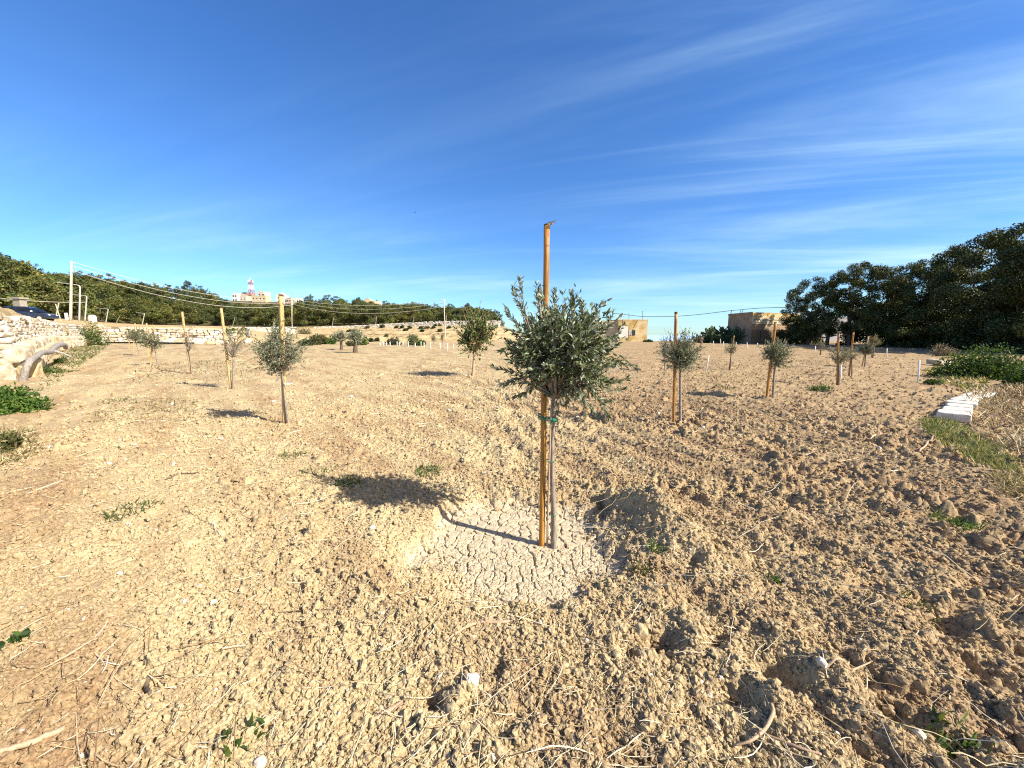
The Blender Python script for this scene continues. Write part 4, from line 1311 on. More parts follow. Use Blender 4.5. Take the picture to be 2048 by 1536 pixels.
for i, (px, w, h) in enumerate([(340, 16, 9), (362, 14, 10), (398, 20, 11), (425, 14, 8), (448, 18, 9), (470, 12, 10), (385, 10, 14)]):
    block(px, 690, w, h, 47 + .8 * (i % 3), 'squared pale limestone block dumped in front of the rubble terrace wall', ['stonewhite', 'stoneyellow'][i % 2], 'limestone blocks before the rubble wall', dep=1.0, rz=rng.random() * .4)
pipe = MB()
pa, pb = P(212, 683, 45.5), P(388, 687, 46.5)
pts = np.linspace(pa, pb, 24); pts[:, 2] = [gz(p[0], p[1]) + .16 for p in pts]
pipe.tube(pts, .11, 9)
tag(pipe.build('irrigation_pipe', M['black'], None, pts[0], True), 'long black pipe lying along the foot of the rubble terrace wall', 'pipe')

# line of cut blocks on the right
loc0, loc1 = G(1907, 834), G(1916, 806)
def cut_blocks():
    a = G(1904, 842); b_ = G(1928, 808); c = G(1972, 793)
    segs = []
    for i in range(5):
        segs.append((a + (b_ - a) * (i + .5) / 5, np.linalg.norm(b_ - a) / 5, math.atan2(b_[1] - a[1], b_[0] - a[0])))
    for i in range(3):
        segs.append((b_ + (c - b_) * (i + .5) / 3, np.linalg.norm(c - b_) / 3, math.atan2(c[1] - b_[1], c[0] - b_[0])))
    names = ['nearest, full-width', 'second nearest', 'third', 'fourth', 'fifth', 'sixth, after the bend', 'seventh, after the bend', 'farthest, half buried']
    for i, (p, l, an) in enumerate(segs):
        mb = MB()
        w = .50 - .05 * (i % 3)
        mb.rock((p[0], p[1], gz(p[0], p[1]) + .06), (l * .86, w * .92, .17), ((rng.random() - .5) * .05, (rng.random() - .5) * .05, an + (rng.random() - .5) * .08), 3, .22, .035)
        tag(mb.build('limestone_block', M['stonewhite'], None, p), f'{names[i]} white cut limestone block in the low line on the right', 'stone block', 'line of white limestone blocks')
cut_blocks()
mb = MB()
p = G(1880, 731)
mb.rock(p + [0, 0, .15], (1.3, .6, .28), (.05, .1, .2), 3, .4, .1)
tag(mb.build('flat_rock', M['stone'], None, p), 'flat grey rock with a dark hollow under it left of the big bush', 'rock')

# individual stones lying in the near field
def lone(px, py, s, label, mat='pebble', flat=.7):
    p = G(px, py)
    p[2] = float(gfull(p[0], p[1])[0])
    mb = MB()
    mb.rock(p + [0, 0, s * .2], (s, s * (.6 + .3 * rng.random()), s * flat), tuple(rng.random(3) * [.5, .5, 3]), 3, .7, .14)
    tag(mb.build('stone', M[mat], None, p), label, 'stone')
lone(1283, 1257, .075, 'largest brown angular clod-like stone right below the cracked basin', 'clod', .9)
lone(427, 1207, .035, 'bright white stone alone on the pale soil left of the tree')
lone(240, 1148, .030, 'white stone above the long dry stem on the far left soil')
lone(1838, 1475, .045, 'white stone half sunk between clods near the lower right corner')
lone(1640, 1360, .050, 'pale flat stone beside the forked dry root on the right')
lone(792, 1048, .055, 'rounded brown stone at the tip of the tree shadow', 'clod')
lone(745, 1060, .045, 'pale stone below the tree shadow')
lone(520, 1522, .045, 'white stone at the lower edge beside the leafy seedling')
lone(57, 792, .08, 'white stone in front of the lush weed clump by the wall')
lone(25, 890, .06, 'round white stone in the low dry grass at the left edge')
lone(90, 793, .07, 'white stone right of the lush weed clump by the wall')
lone(945, 1380, .06, 'white pointed stone in the soil below the tree')

# sticks, canes and roots lying about
def lying(pix, rad, label, mat='cane', name='dry_stick', lift=.012, arch=0, col=None, cat='stick'):
    pts = []
    for (px, py) in pix:
        p = G(px, py)
        p[2] = float(gfull(p[0], p[1])[0]) + lift
        pts.append(p)
    pts = np.array(pts)
    t = np.linspace(0, 1, len(pts)); tt = np.linspace(0, 1, 22)
    q = np.stack([np.interp(tt, t, pts[:, k]) for k in range(3)], 1)
    for _ in range(3):
        q[1:-1] = (q[:-2] + q[2:]) / 2 * .5 + q[1:-1] * .5
    zz = gfull(q[:, 0], q[:, 1])
    q[:, 2] = np.maximum(q[:, 2], zz * .4 + zz.max() * .6 if len(pix) == 2 else zz + lift * .6)
    q[:, 2] += arch * np.sin(np.pi * tt)
    mb = MB()
    mb.tube(q, rad, 8, wob=.15)
    return tag(mb.build(name, M[mat], None, q[0], True), label, cat)
lying([(2, 1532), (70, 1492), (130, 1462)], [.010, .012, .011], 'thick pale broken cane in the lower left corner', 'cane')
lying([(1468, 1492), (1500, 1497), (1530, 1478), (1546, 1450), (1541, 1428)], [.003, .006, .008, .006], 'curved pale root arching over the clods at the lower right', 'cane', 'dry_root', .02, .02)
lying([(888, 1296), (925, 1262), (960, 1248), (1000, 1229)], [.004, .008, .006], 'forked dry branch lying below the cracked basin', 'stuff' if 0 else 'cane', 'dry_branch')
lying([(960, 1248), (1008, 1250), (1030, 1246)], [.008, .010, .005], 'short side piece of dry branch beside the forked one', 'cane', 'dry_branch')
lying([(742, 1440), (775, 1420), (806, 1408)], [.009, .012, .008], 'wide split pale reed lying in the soil, lower centre left', 'cane', 'dry_reed')
lying([(545, 1232), (600, 1222), (675, 1224)], [.002, .003, .002], 'thin dark twig lying flat left of the basin', 'barkdark', 'twig')
lying([(300, 1362), (292, 1378), (303, 1402)], [.007, .010, .006], 'short dark bent twig in the pale soil on the left', 'barkdark', 'twig')
lying([(90, 1340), (140, 1315), (195, 1280)], [.003, .006, .004], 'long pale dry stem on the far left soil', 'cane')
lying([(1740, 1330), (1700, 1352), (1680, 1360), (1640, 1368)], [.003, .006, .005], 'forked dry root with spread ends on the right soil', 'cane', 'dry_root', .02)
lying([(1690, 1352), (1697, 1325), (1700, 1308)], [.005, .003], 'upright prong of dry root standing on the right soil', 'cane', 'dry_root', .02)
lying([(1500, 1460), (1600, 1520), (1640, 1534)], [.004, .005, .004], 'long dry stalk running to the lower right edge', 'cane')
lying([(1838, 905), (1875, 870)], [.012, .012], 'pale stick beside the green grass near the limestone blocks', 'cane')
lying([(330, 962), (360, 950), (400, 948)], [.006, .008, .005], 'thin dark root lying on the left soil', 'barkdark', 'twig')

# grey branch leaning on the wall
def log():
    pix = [(44, 768, 11.9), (50, 742, 11.9), (58, 722, 12.0), (72, 714, 12.8), (84, 704, 13.8), (100, 706, 15.2), (106, 697, 16.0), (116, 690, 17.4), (128, 688, 18.8), (132, 696, 19.2)]
    pts = np.array([P(*q) for q in pix])
    t = np.linspace(0, 1, len(pts)); tt = np.linspace(0, 1, 34)
    q = np.stack([np.interp(tt, t, pts[:, k]) for k in range(3)], 1)
    for _ in range(2):
        q[1:-1] = (q[:-2] + q[2:]) * .25 + q[1:-1] * .5
    b0 = thing('fallen_branch', 'thick crooked grey dead branch leaning along the foot of the stone wall', 'branch', (q[0][0], q[0][1], gz(q[0][0], q[0][1])))
    mb = MB()
    mb.tube(q, [.10, .085, .08, .085, .09, .10, .11, .09], 11, wob=.25)
    mb.build('main_limb', M['log'], b0, smooth=True)
    tw = MB()
    tw.tube(bez(q[8], q[8] + [-.3, .1, .05], q[8] + [-.75, .2, -.2], 8), [.05, .02], 6)
    tw.build('side_twig', M['log'], b0, smooth=True)
    tw = MB()
    tw.tube(bez(q[20], q[20] + [.3, .1, -.05], q[20] + [.5, .3, -.3], 8), [.06, .03], 6)
    tw.build('side_twig', M['log'], b0, smooth=True)
log()

# ------------------------------------------------------------------ weeds and grass
def weed(px, py, wpx, label, cols=GREEN, n=120, lift=.10, lw=.016, name='weed', broad=False):
    p = G(px, py)
    sc = p[1] / FPX
    w = wpx * sc / 2
    a = rng.random(n) * 6.283
    rr = w * np.sqrt(rng.random(n))
    bx, by = p[0] + np.cos(a) * rr, p[1] + np.sin(a) * rr
    bz = gfull(bx, by)
    base = np.stack([bx, by, bz], 1)
    dr = unit(np.stack([rng.normal(size=n) * .6, rng.normal(size=n) * .6, .5 + rng.random(n)], 1))
    nr = unit(rng.normal(size=(n, 3)) + [0, 0, .8])
    L = lift * (.4 + .8 * rng.random(n))
    V, F, k = leaf_geo(base, dr, nr, L, lw * (.6 + .8 * rng.random(n)), True, .35)
    cc = np.asarray(cols)[rng.integers(0, len(cols), n)] * (.7 + .6 * rng.random(n))[:, None]
    mb = MB(); mb.add(V, F, np.repeat(cc, k, 0))
    if 'scattered' in label or 'sparse' in label or 'spreading' in label:
        return kind(mb.build('seedlings', M['grassy'], None, p), 'stuff', label)
    return tag(mb.build(name, M['grassy'], None, p), label, 'weed')
weed(858, 945, 60, 'feathery green weed tuft behind the tree shadow, left of the trunk', n=150, lift=.09, lw=.008)
weed(696, 970, 56, 'feathery green weed tuft at the top edge of the tree shadow', n=130, lift=.09, lw=.008)
weed(590, 915, 60, 'sparse green weed on the pale soil left of the tree shadow', n=90, lift=.08, lw=.008)
weed(640, 945, 70, 'thin scattered seedlings left above the tree shadow', n=70, lift=.06, lw=.008)
weed(265, 1025, 90, 'low spreading weed on the far left soil', np.concatenate([SCRUB, GREEN]), 130, .06, .010)
weed(1312, 1100, 24, 'small bright seedling in the shaded hollow right of the trunk', GREEN * 1.3, 40, .06, .010)
weed(1285, 1145, 44, 'grey-green rosette at the lower right rim of the basin', SCRUB, 60, .06, .012)
weed(1912, 1048, 80, 'bright green grass tuft on the brown soil at the right', GREEN * 1.2, 170, .10, .008)
weed(1548, 1155, 26, 'small green seedling among clods right of the basin', GREEN, 40, .05, .012)
weed(490, 1490, 90, 'broad-leaved green seedling at the lower edge left of centre', GREEN * .9, 22, .055, .020)
weed(1640, 782, 40, 'green weed patch in front of the right olive row', GREEN, 150, .16, .02)
weed(1840, 1210, 70, 'sparse seedlings in the brown furrows at the right edge', SCRUB, 60, .05, .010)
weed(1900, 1480, 90, 'green grass tuft in the lower right corner', GREEN, 60, .08, .010)
weed(25, 1287, 40, 'dark green leaf rosette near the left edge', GREEN * .8, 20, .05, .03)
weed(1450, 778, 46, 'thin greenish weeds around the foot of the globe-shaped olive shadow', SCRUB, 80, .1, .02)

def grass_area(n, poly, lmin, lmax, name, label, cols, wid=.006, flop=.7, mat='grassy'):
    poly = np.array([G(*q)[:2] for q in poly])
    mn, mx = poly.min(0), poly.max(0)
    pts = np.empty((0, 2))
    while len(pts) < n:
        c = mn + rng.random((n * 2, 2)) * (mx - mn)
        ins = np.zeros(len(c), bool)
        j = len(poly) - 1
        for i in range(len(poly)):
            xi, yi = poly[i]; xj, yj = poly[j]
            ins ^= ((yi > c[:, 1]) != (yj > c[:, 1])) & (c[:, 0] < (xj - xi) * (c[:, 1] - yi) / (yj - yi + 1e-12) + xi)
            j = i
        c = c[ins]
        # patchy
        c = c[rng.random(len(c)) < sstep(-.5, .3, fbm(c[:, 0] * 1.5, c[:, 1] * 1.5, 88, 2)) + .1]
        pts = np.concatenate([pts, c])
    pts = pts[:n]
    base = np.stack([pts[:, 0], pts[:, 1], gfull(pts[:, 0], pts[:, 1]) - .005], 1)
    dr = unit(np.stack([rng.normal(size=n) * flop, rng.normal(size=n) * flop, .25 + rng.random(n)], 1))
    nr = unit(rng.normal(size=(n, 3)) + [0, -.3, .3])
    L = lmin + (lmax - lmin) * rng.random(n)
    r = np.hypot(pts[:, 0], pts[:, 1])
    V, F, k = leaf_geo(base, dr, nr, L, wid * (.6 + .8 * rng.random(n)) * np.clip(r / 6, 1, 4), True, .3)
    cc = np.asarray(cols)[rng.integers(0, len(cols), n)] * (.7 + .6 * rng.random(n))[:, None]
    mb = MB(); mb.add(V, F, np.repeat(cc, k, 0))
    return kind(mb.build(name, M[mat]), 'stuff', label)
DRYG = np.array([(.46, .34, .17), (.55, .44, .25), (.64, .55, .35), (.36, .25, .12), (.24, .155, .07)])
grass_area(5200, [(1925, 800), (2120, 770), (2200, 900), (2120, 960), (1990, 905)], .08, .30, 'dry_grass', 'tangled brown dry grass right of the limestone blocks', DRYG, .007, 1.0, 'stuffcol')
grass_area(2500, [(1945, 785), (2150, 765), (2150, 800), (1960, 805)], .1, .3, 'dry_grass_verge', 'dry straw-coloured grass between the bush and the limestone blocks', DRYG, .008, .9, 'stuffcol')
grass_area(2600, [(1845, 742), (1930, 735), (1990, 775), (1940, 790), (1900, 768)], .08, .22, 'mixed_grass', 'mixed dry and green grass before the large bush', np.concatenate([DRYG, GREEN]), .008, .8)
grass_area(5200, [(1840, 838), (1905, 842), (1990, 905), (2060, 960), (1960, 935), (1870, 890)], .06, .18, 'green_grass', 'short green grass growing in front of the limestone blocks', np.concatenate([GREEN * 1.3, SCRUB * 1.5, SCRUB * 1.8, DRYG[:2]]), .005, .7)
grass_area(1200, [(1980, 950), (2090, 960), (2090, 1060), (2020, 1010)], .05, .14, 'verge_grass', 'sparse mixed grass at the right edge', np.concatenate([SCRUB, DRYG]), .004, .8)
grass_area(1400, [(-40, 870), (60, 862), (90, 905), (0, 940), (-60, 930)], .05, .16, 'wall_grass', 'low dry grass at the left edge', np.concatenate([SCRUB, DRYG]), .006, .8)
grass_area(1800, [(150, 690), (215, 694), (120, 760), (70, 790), (95, 740)], .08, .25, 'wall_foot_grass', 'weeds and grass growing along the foot of the stone wall', np.concatenate([SCRUB, GREEN]), .006, .8)
grass_area(900, [(200, 800), (400, 800), (380, 850), (180, 850)], .03, .09, 'field_weeds', 'sparse low weeds across the left of the field', SCRUB, .006, .9)
grass_area(900, [(280, 730), (480, 720), (520, 760), (260, 770)], .04, .12, 'far_field_weeds', 'sparse low weeds in the far left of the field', SCRUB, .006, .9)
grass_area(700, [(1380, 730), (1640, 720), (1660, 770), (1360, 770)], .04, .12, 'right_field_weeds', 'sparse low weeds in the right part of the field', SCRUB, .006, .9)
# tuft on the wall, dry plants growing from it
def wall_tuft(px, py, d, r, label, cols, n):
    p = P(px, py, d)
    mb = MB(); leafy_dome(mb, p, (r, r, r * 1.4), n, .09, cols, int(px))
    tag(mb.build('wall_plant', M['grassy'], None, p), label, 'plant')
def wd(px): return float(np.interp(px, TB[:, 0], TB[:, 1])) - .55
wall_tuft(50, 650, wd(50), .13, 'brown dry tuft growing out of the upper stone wall', np.array([(.16, .10, .045), (.22, .15, .07)]), 260)
wall_tuft(65, 676, wd(65), .12, 'reddish dry tuft between stones halfway down the wall', np.array([(.3, .12, .06), (.24, .11, .05)]), 160)
wall_tuft(132, 668, wd(132), .34, 'golden dry grass tuft near the far end of the wall', DRYG, 420)

# ------------------------------------------------------------------ poles, lamps, wires
def ground_at(px, d):
    x = (px - 1024) / FPX * d
    return np.array([x, d, gz(x, d)])
def utility_pole(px, d, toppx, topy, label, r=.14, arms=True, box=False):
    B = ground_at(px, d); T = P(toppx, topy, d)
    t = thing('utility_pole', label, 'utility pole', B, 'utility poles')
    mb = MB(); mb.tube(np.linspace(B + [0, 0, -.5], T, 6), [r * 1.2, r, r * .8], 10)
    mb.build('shaft', M['pole'], t, smooth=True)
    if arms:
        for dz in (.35, .95, 1.6):
            a = MB()
            c = T + np.array([0, 0, -dz])
            a.box(c + [.16, 0, 0], (.5, .06, .06))
            a.tube([c + [.38, 0, 0], c + [.38, 0, .16]], [.05, .03], 7)
            a.build('insulator_bracket', M['galv'], t)
    if box:
        a = MB(); a.box(B + np.array([-.22, -.2, .75]), (.30, .22, 1.0)); a.build('meter_box', M['mastwhite'], t)
    return T
T1 = utility_pole(151, 60, 143, 522, 'tall pale utility pole beside the parked car at the left', .16, True, True)
T2 = utility_pole(588, 100, 583.5, 597, 'utility pole rising beside the dense round olive stake', .15)
T3 = utility_pole(892, 75, 887.5, 598, 'slim utility pole left of the bright green broad-leaved tree', .10)
def wire(a, b_, sag, label, r=.03, mat='wire', n=40):
    t = np.linspace(0, 1, n)[:, None]
    p = np.asarray(a) * (1 - t) + np.asarray(b_) * t - np.array([0, 0, 1]) * sag * 4 * t * (1 - t)
    mb = MB(); mb.tube(p, r, 4)
    return tag(mb.build('overhead_wire', M[mat], None, p[0]), label, 'wire')
for k, (dz, nm) in enumerate(((.3, 'uppermost'), (.9, 'middle'), (1.6, 'lowest'))):
    wire(T1 + [.38, 0, -dz + .1], T2 + [.38, 0, -dz + .1], 1.9 + .35 * k, f'{nm} of three wires sagging from the tall pole by the car to the next pole', .035)
    wire(T2 + [.38, 0, -dz + .1], T3 + [.30, 0, -dz * .9 + .1], 1.3 + .25 * k, f'{nm} of three wires running on to the slim pole by the green tree', .032)
wire(P(-60, 590, 60), P(172, 604.5, 72), .35, 'single low cable passing behind the parked car', .035)
def street_lamp(px, d, y0, ytop, armpx, army, label, r=.07):
    B = ground_at(px, d)
    sc = d / FPX
    T = P(px - (y0 - ytop) * .11, ytop, d); E = P(armpx, army, d)
    t = thing('street_lamp', label, 'street lamp', B, 'street lamps along the hill road')
    mb = MB()
    up = T - (T - B) * .06
    pts = np.concatenate([np.linspace(B + [0, 0, -.4], up, 5), bez(up, T + [0, 0, .05], T + (E - T) * .2, 6)[1:], np.linspace(T + (E - T) * .2, E, 4)[1:]])
    mb.tube(pts, [r * 1.15, r, r * .8, r * .6, r * .5], 8)
    mb.build('post', M['galv'], t, smooth=True)
    h = MB(); h.rock(E + (E - T) * .06, (abs(E[0] - T[0]) * .22, .2, .12), (0, 0, 0), 2, .6, .02)
    h.build('lamp_head', M['galv'], t)
street_lamp(168, 60, 641, 571, 120, 565, 'nearest curved-arm street lamp right of the tall utility pole', .10)
street_lamp(179, 72, 641, 592, 146, 589, 'second curved-arm street lamp, shorter and close beside the nearest', .10)
street_lamp(220, 105, 650, 618, 196, 616, 'third street lamp, in front of the dark wood edge', .10)
street_lamp(292, 130, 653, 627, 274, 625, 'fourth and farthest street lamp, small against the wood', .11)
for px, y0, y1, d in [(370, 652, 632, 140), (470, 654, 634, 140), (549, 655, 638, 135), (569, 655, 636, 136), (667, 652, 635, 132), (753, 649, 633, 130), (828, 645, 634, 126), (893, 643, 630, 124), (239, 648, 633, 120)]:
    B = ground_at(px, d); mb = MB(); mb.tube([B + [0, 0, -.4], P(px, y1, d)], .09, 6)
    tag(mb.build('fence_pole', M['greypost'], None, B), 'thin grey pole standing along the edge of the hillside wood', 'pole', 'thin poles at the wood edge')
fp = thing('braced_post', 'thin post with a slanting brace beside the parked car', 'post', ground_at(120, 48))
mb = MB(); B = ground_at(120, 48); mb.tube([B + [0, 0, -.3], P(117.5, 606, 48)], .06, 7); mb.build('upright', M['pole'], fp)
mb = MB(); mb.tube([ground_at(134, 48) + [0, 0, -.2], P(111, 608, 48)], .045, 6); mb.build('brace', M['pole'], fp)

# right cable across the roofs
dw_ = 70
cab = [P(1216, 625, 76), P(1258, 630, 74), P(1285, 633.5, 72), P(1350, 633, 68), P(1400, 629, 65), P(1463, 621, 62), P(1520, 616, 60), P(1570, 615, 58)]
q = np.array(cab); t_ = np.linspace(0, 1, len(q)); tt = np.linspace(0, 1, 50)
q = np.stack([np.interp(tt, t_, q[:, k]) for k in range(3)], 1)
for _ in range(4): q[1:-1] = (q[:-2] + q[2:]) * .25 + q[1:-1] * .5
mb = MB(); mb.tube(q, .045, 5)
tag(mb.build('overhead_wire', M['wiredark'], None, q[0]), 'dark cable sagging from the yellow stone house to the brown house', 'wire')

# ------------------------------------------------------------------ buildings
def box_house(t, c, size, rz, mat, name='wall', parapet=.25):
    """hollow-looking block: wall body with slightly proud coping; c is the base centre"""
    c = np.asarray(c, float)
    mb = MB()
    mb.box(c + [0, 0, size[2] / 2 - .6], (size[0], size[1], size[2] + 1.2), rz)
    w = mb.build(name, mat, t)
    cp = MB()
    cp.box(c + [0, 0, size[2] + parapet / 2], (size[0] + .10, size[1] + .10, parapet), rz)
    cp.build('coping', mat, t)
    return w
def face_pt(c, size, rz, u, z, side='front', off=.03):
    """point on a wall face, u from -1..1 along the face"""
    c = np.asarray(c, float)
    l = {'front': np.array([u * size[0] / 2, -size[1] / 2 - off, z]), 'left': np.array([-size[0] / 2 - off, u * size[1] / 2, z]), 'right': np.array([size[0] / 2 + off, u * size[1] / 2, z])}[side]
    return c + rotm(0, 0, rz) @ l
def window(t, c, size, rz, u, z, w, h, side='front', frame='renderwhite', off=.0):
    p = face_pt(c, size, rz, u, z, side, .02)
    r2 = rz + (0 if side == 'front' else math.pi / 2)
    f = MB(); e = .07
    for dx, dz, sx, sz in ((-w / 2 - e / 2, 0, e, h + 2 * e), (w / 2 + e / 2, 0, e, h + 2 * e), (0, h / 2 + e / 2, w, e), (0, -h / 2 - e / 2, w, e)):
        f.box(p + rotm(0, 0, r2) @ np.array([dx, -.02 if side == 'front' else .02, dz]), (sx, .10, sz), r2)
    fo = f.build('window', M[frame], t)
    g_ = MB(); g_.box(p, (w, .05, h), r2)
    V = g_.build('pane', M['glass'], fo)
    V.location = (0, 0, 0)
    return fo
# fix: parts of a part keep world alignment (fo sits at the origin of its thing)
_ob = MB.build

# yellow house
B = ground_at(1255, 72)
c = np.array([B[0] + .2, 76, B[2]])
t = thing('stone_house', 'yellow limestone flat-roofed farmhouse with one small shuttered window', 'house', (c[0], c[1], B[2]))
sz = (5.6, 6.5, 3.95)
cm = np.array([ (1261 - 1024) / FPX * 72.5, 75.6, B[2] - .1])
box_house(t, cm, sz, .04, M['house'])
sz2 = (7.2, 5.4, 3.7)
cl = np.array([(1261 - 1024) / FPX * 72.5 - 6.4, 75.9, B[2] - .1])
box_house(t, cl, sz2, .04, M['housepale'], 'side_wall')
mb = MB(); pw = face_pt(cm, sz, .04, .08, 1.75); mb.box(pw, (.55, .08, .95), .04); mb.build('window_pane', M['glass'], t)
mb = MB(); mb.box(pw + np.array([-.62, -.03, 0]), (.55, .06, 1.0), .04); mb.build('shutter', M['shutter'], t)
mb = MB(); pl = face_pt(cm, sz, .04, -.62, 1.9, off=.012); mb.box(pl, (1.7, .03, 2.0), .04); mb.build('plaster_patch', M['renderwhite'], t)
mb = MB(); mb.tube([face_pt(cm, sz, .04, -.97, 0, off=.06), face_pt(cm, sz, .04, -.97, 3.8, off=.06)], .05, 6); mb.build('drainpipe', M['greypost'], t)
for px, y0, y1, dd, lab in ((1258, 640, 627, 74, 'a'), (1285, 640, 622, 73.5, 'b')):
    mb = MB(); b0 = P(px, y0 + 2, dd); tp = P(px, y1, dd)
    mb.tube([b0, tp], .035, 5)
    for f in (.45, .7, .95):
        mm = b0 + (tp - b0) * f
        mb.box(mm, (.55 - .25 * f, .03, .03), .3)
    mb.build('roof_aerial', M['wiredark'], t)

# house seen corner-on, shade of its left face put into the brown walls
A = P(1503, 660, 58); L_ = P(1455, 660, 64); R_ = P(1600, 660, 62)
t = thing('stone_house', 'flat-roofed stone house seen corner-on, shade put into its brown walls, between prickly pears and the grove', 'house', ground_at(1510, 62))
zg = gz(A[0], A[1]) - .5
ztp = CAMH + (670 - 627) / FPX * 58
def quad_house(t, A, Lp, Rp, z0, z1):
    Fp = Lp + (Rp - A)
    pts = [A, Rp, Fp, Lp]
    V = [[p[0], p[1], z] for z in (z0, z1) for p in pts]
    F = []
    for i in range(4):
        j = (i + 1) % 4
        F += [[i, j, j + 4], [i, j + 4, i + 4]]
    F += [[4, 5, 6], [4, 6, 7]]
    return MB().add(V, F)
quad_house(t, A, L_, R_, zg, ztp - .02).build('wall', M['houseshade'], t)
def strip(a, b_, z0, z1, th, out):
    """a band lying proud of the wall a-b"""
    a = np.array([a[0], a[1]]); b_ = np.array([b_[0], b_[1]])
    d_ = b_ - a; n = np.array([d_[1], -d_[0]]); n = n / np.linalg.norm(n)
    m = (a + b_) / 2 + n * out
    return MB().box((m[0], m[1], (z0 + z1) / 2), (np.linalg.norm(d_), th, z1 - z0), math.atan2(d_[1], d_[0]))
strip(A, R_, ztp - 1.6, ztp - .95, .08, .03).build('lower_band', M['housepale'], t)
strip(A, R_, ztp - .93, ztp - .78, .22, .06).build('cornice', M['render'], t)
strip(A, R_, ztp - .76, ztp + .12, .08, .03).build('parapet', M['house'], t)
strip(L_, A, ztp - .10, ztp + .18, .10, .03).build('parapet', M['houseshade'], t)  # dark copy of the parapet for the shaded side
strip(A, R_, zg + .6, zg + 2.6, .05, .02).box((A[0] + 2.2, A[1] + .62, zg + 1.6), (.9, .1, 1.9), math.atan2((R_ - A)[1], (R_ - A)[0])).build('recess_shade_panel', M['core'], t)  # flat dark panel on the wall face, recess shade put into its colour
for px, y1 in ((1463, 620), (1481, 621), (1485, 620)):
    mb = MB(); b0 = P(px - 2, 632, 62); mb.tube([b0, P(px, y1, 62)], .05, 5); mb.build('roof_rod', M['wiredark'], t)

# pale buildings behind the grove
t = thing('white_building', 'long white building glimpsed behind the trunks of the grove', 'building', ground_at(1690, 80))
c = ground_at(1690, 82)
box_house(t, c, (15, 6, 4.6), -.25, M['renderwhite'])
for u in (-.6, 0, .6):
    window(t, c, (15, 6, 4.6), -.25, u, 2.3, 1.0, 1.1, frame='shutter')
# town on the hill
def town(px, ybase, ytop, w, d, label, mat, wins=2, rz=.1, dep=7):
    sc = d / FPX
    p = P(px, ybase, d)
    z0 = min(p[2], gz(p[0], d)) - .5
    H = CAMH + (670 - ytop) / FPX * d - z0
    t = thing('hill_building', label, 'building', (p[0], d, z0))
    c = np.array([p[0], d + dep / 2, z0])
    size = (w * sc, dep, H)
    box_house(t, c, size, rz, M[mat], parapet=.35)
    for k in range(wins):
        for q in range(2):
            window(t, c, size, rz, -1 + 2 * (k + .5) / wins, H - 2.0 - q * 3.0, .8, 1.1, frame='shutter')
    return t, c, size
town(469, 602, 589, 9, 300, 'leftmost white block of the hilltop village', 'renderwhite', 2)
town(478, 604, 590, 13, 305, 'brownish building with dark openings in the hilltop village', 'renderpink', 3)
town(493, 600, 588, 16, 318, 'pinkish terrace block left below the lattice mast', 'renderpink', 3)
town(486, 604, 594, 12, 296, 'cream house in front of the pinkish block in the hilltop village', 'render', 2)
town(518, 600, 586, 10, 300, 'square brown-sided building right of the lattice mast', 'renderpink', 2, .5)
town(527, 600, 587, 9, 301, 'bright white block right of the square brown building', 'renderwhite', 1)
town(517, 603, 594, 26, 290, 'low cream wall-like terrace under the hilltop village', 'renderyellow', 4)
t, c, size = town(561, 606, 592, 16, 300, 'white hilltop chapel with a small pinnacle behind the stake', 'renderwhite', 2)
mb = MB(); z1 = c[2] + size[2] + .3
mb.add([[c[0] - 2.2, c[1] - 2, z1], [c[0] + 2.2, c[1] - 2, z1], [c[0] + 2.2, c[1] + 2, z1], [c[0] - 2.2, c[1] + 2, z1], [c[0], c[1], z1 + 2.2]], [[0, 1, 4], [1, 2, 4], [2, 3, 4], [3, 0, 4]])
mb.build('pinnacle', M['renderwhite'], t)
town(577, 608, 598, 9, 300, 'small pink house right of the hilltop chapel', 'renderpink', 2)
town(591, 610, 599, 14, 304, 'low white house at the right end of the hilltop village', 'renderwhite', 2)
# villa among the trees
t, c, size = town(735, 622, 606, 18, 205, 'cream villa with rounded gable among the trees of the wood', 'renderyellow', 3, .35, 8)
mb = MB(); n = 12; z1 = c[2] + size[2] + .3
V = []
for yy in (-2.5, 2.5):
    for i in range(n + 1):
        a = math.pi * i / n
        V.append([c[0] - .5 + math.cos(a) * 1.9, c[1] + yy, z1 + math.sin(a) * 1.8])
F = []
for i in range(n):
    a, b_, cc_, d = i, i + 1, n + 2 + i, n + 1 + i
    F += [[a, b_, cc_], [a, cc_, d]]
for o in (0, n + 1):
    F += [[o, o + i, o + i + 1] for i in range(1, n)]
mb.add(V, F); mb.build('vaulted_gable', M['renderyellow'], t)
town(752, 614, 605, 14, 207, 'lower cream wing beside the villa in the wood', 'render', 2, .35, 6)
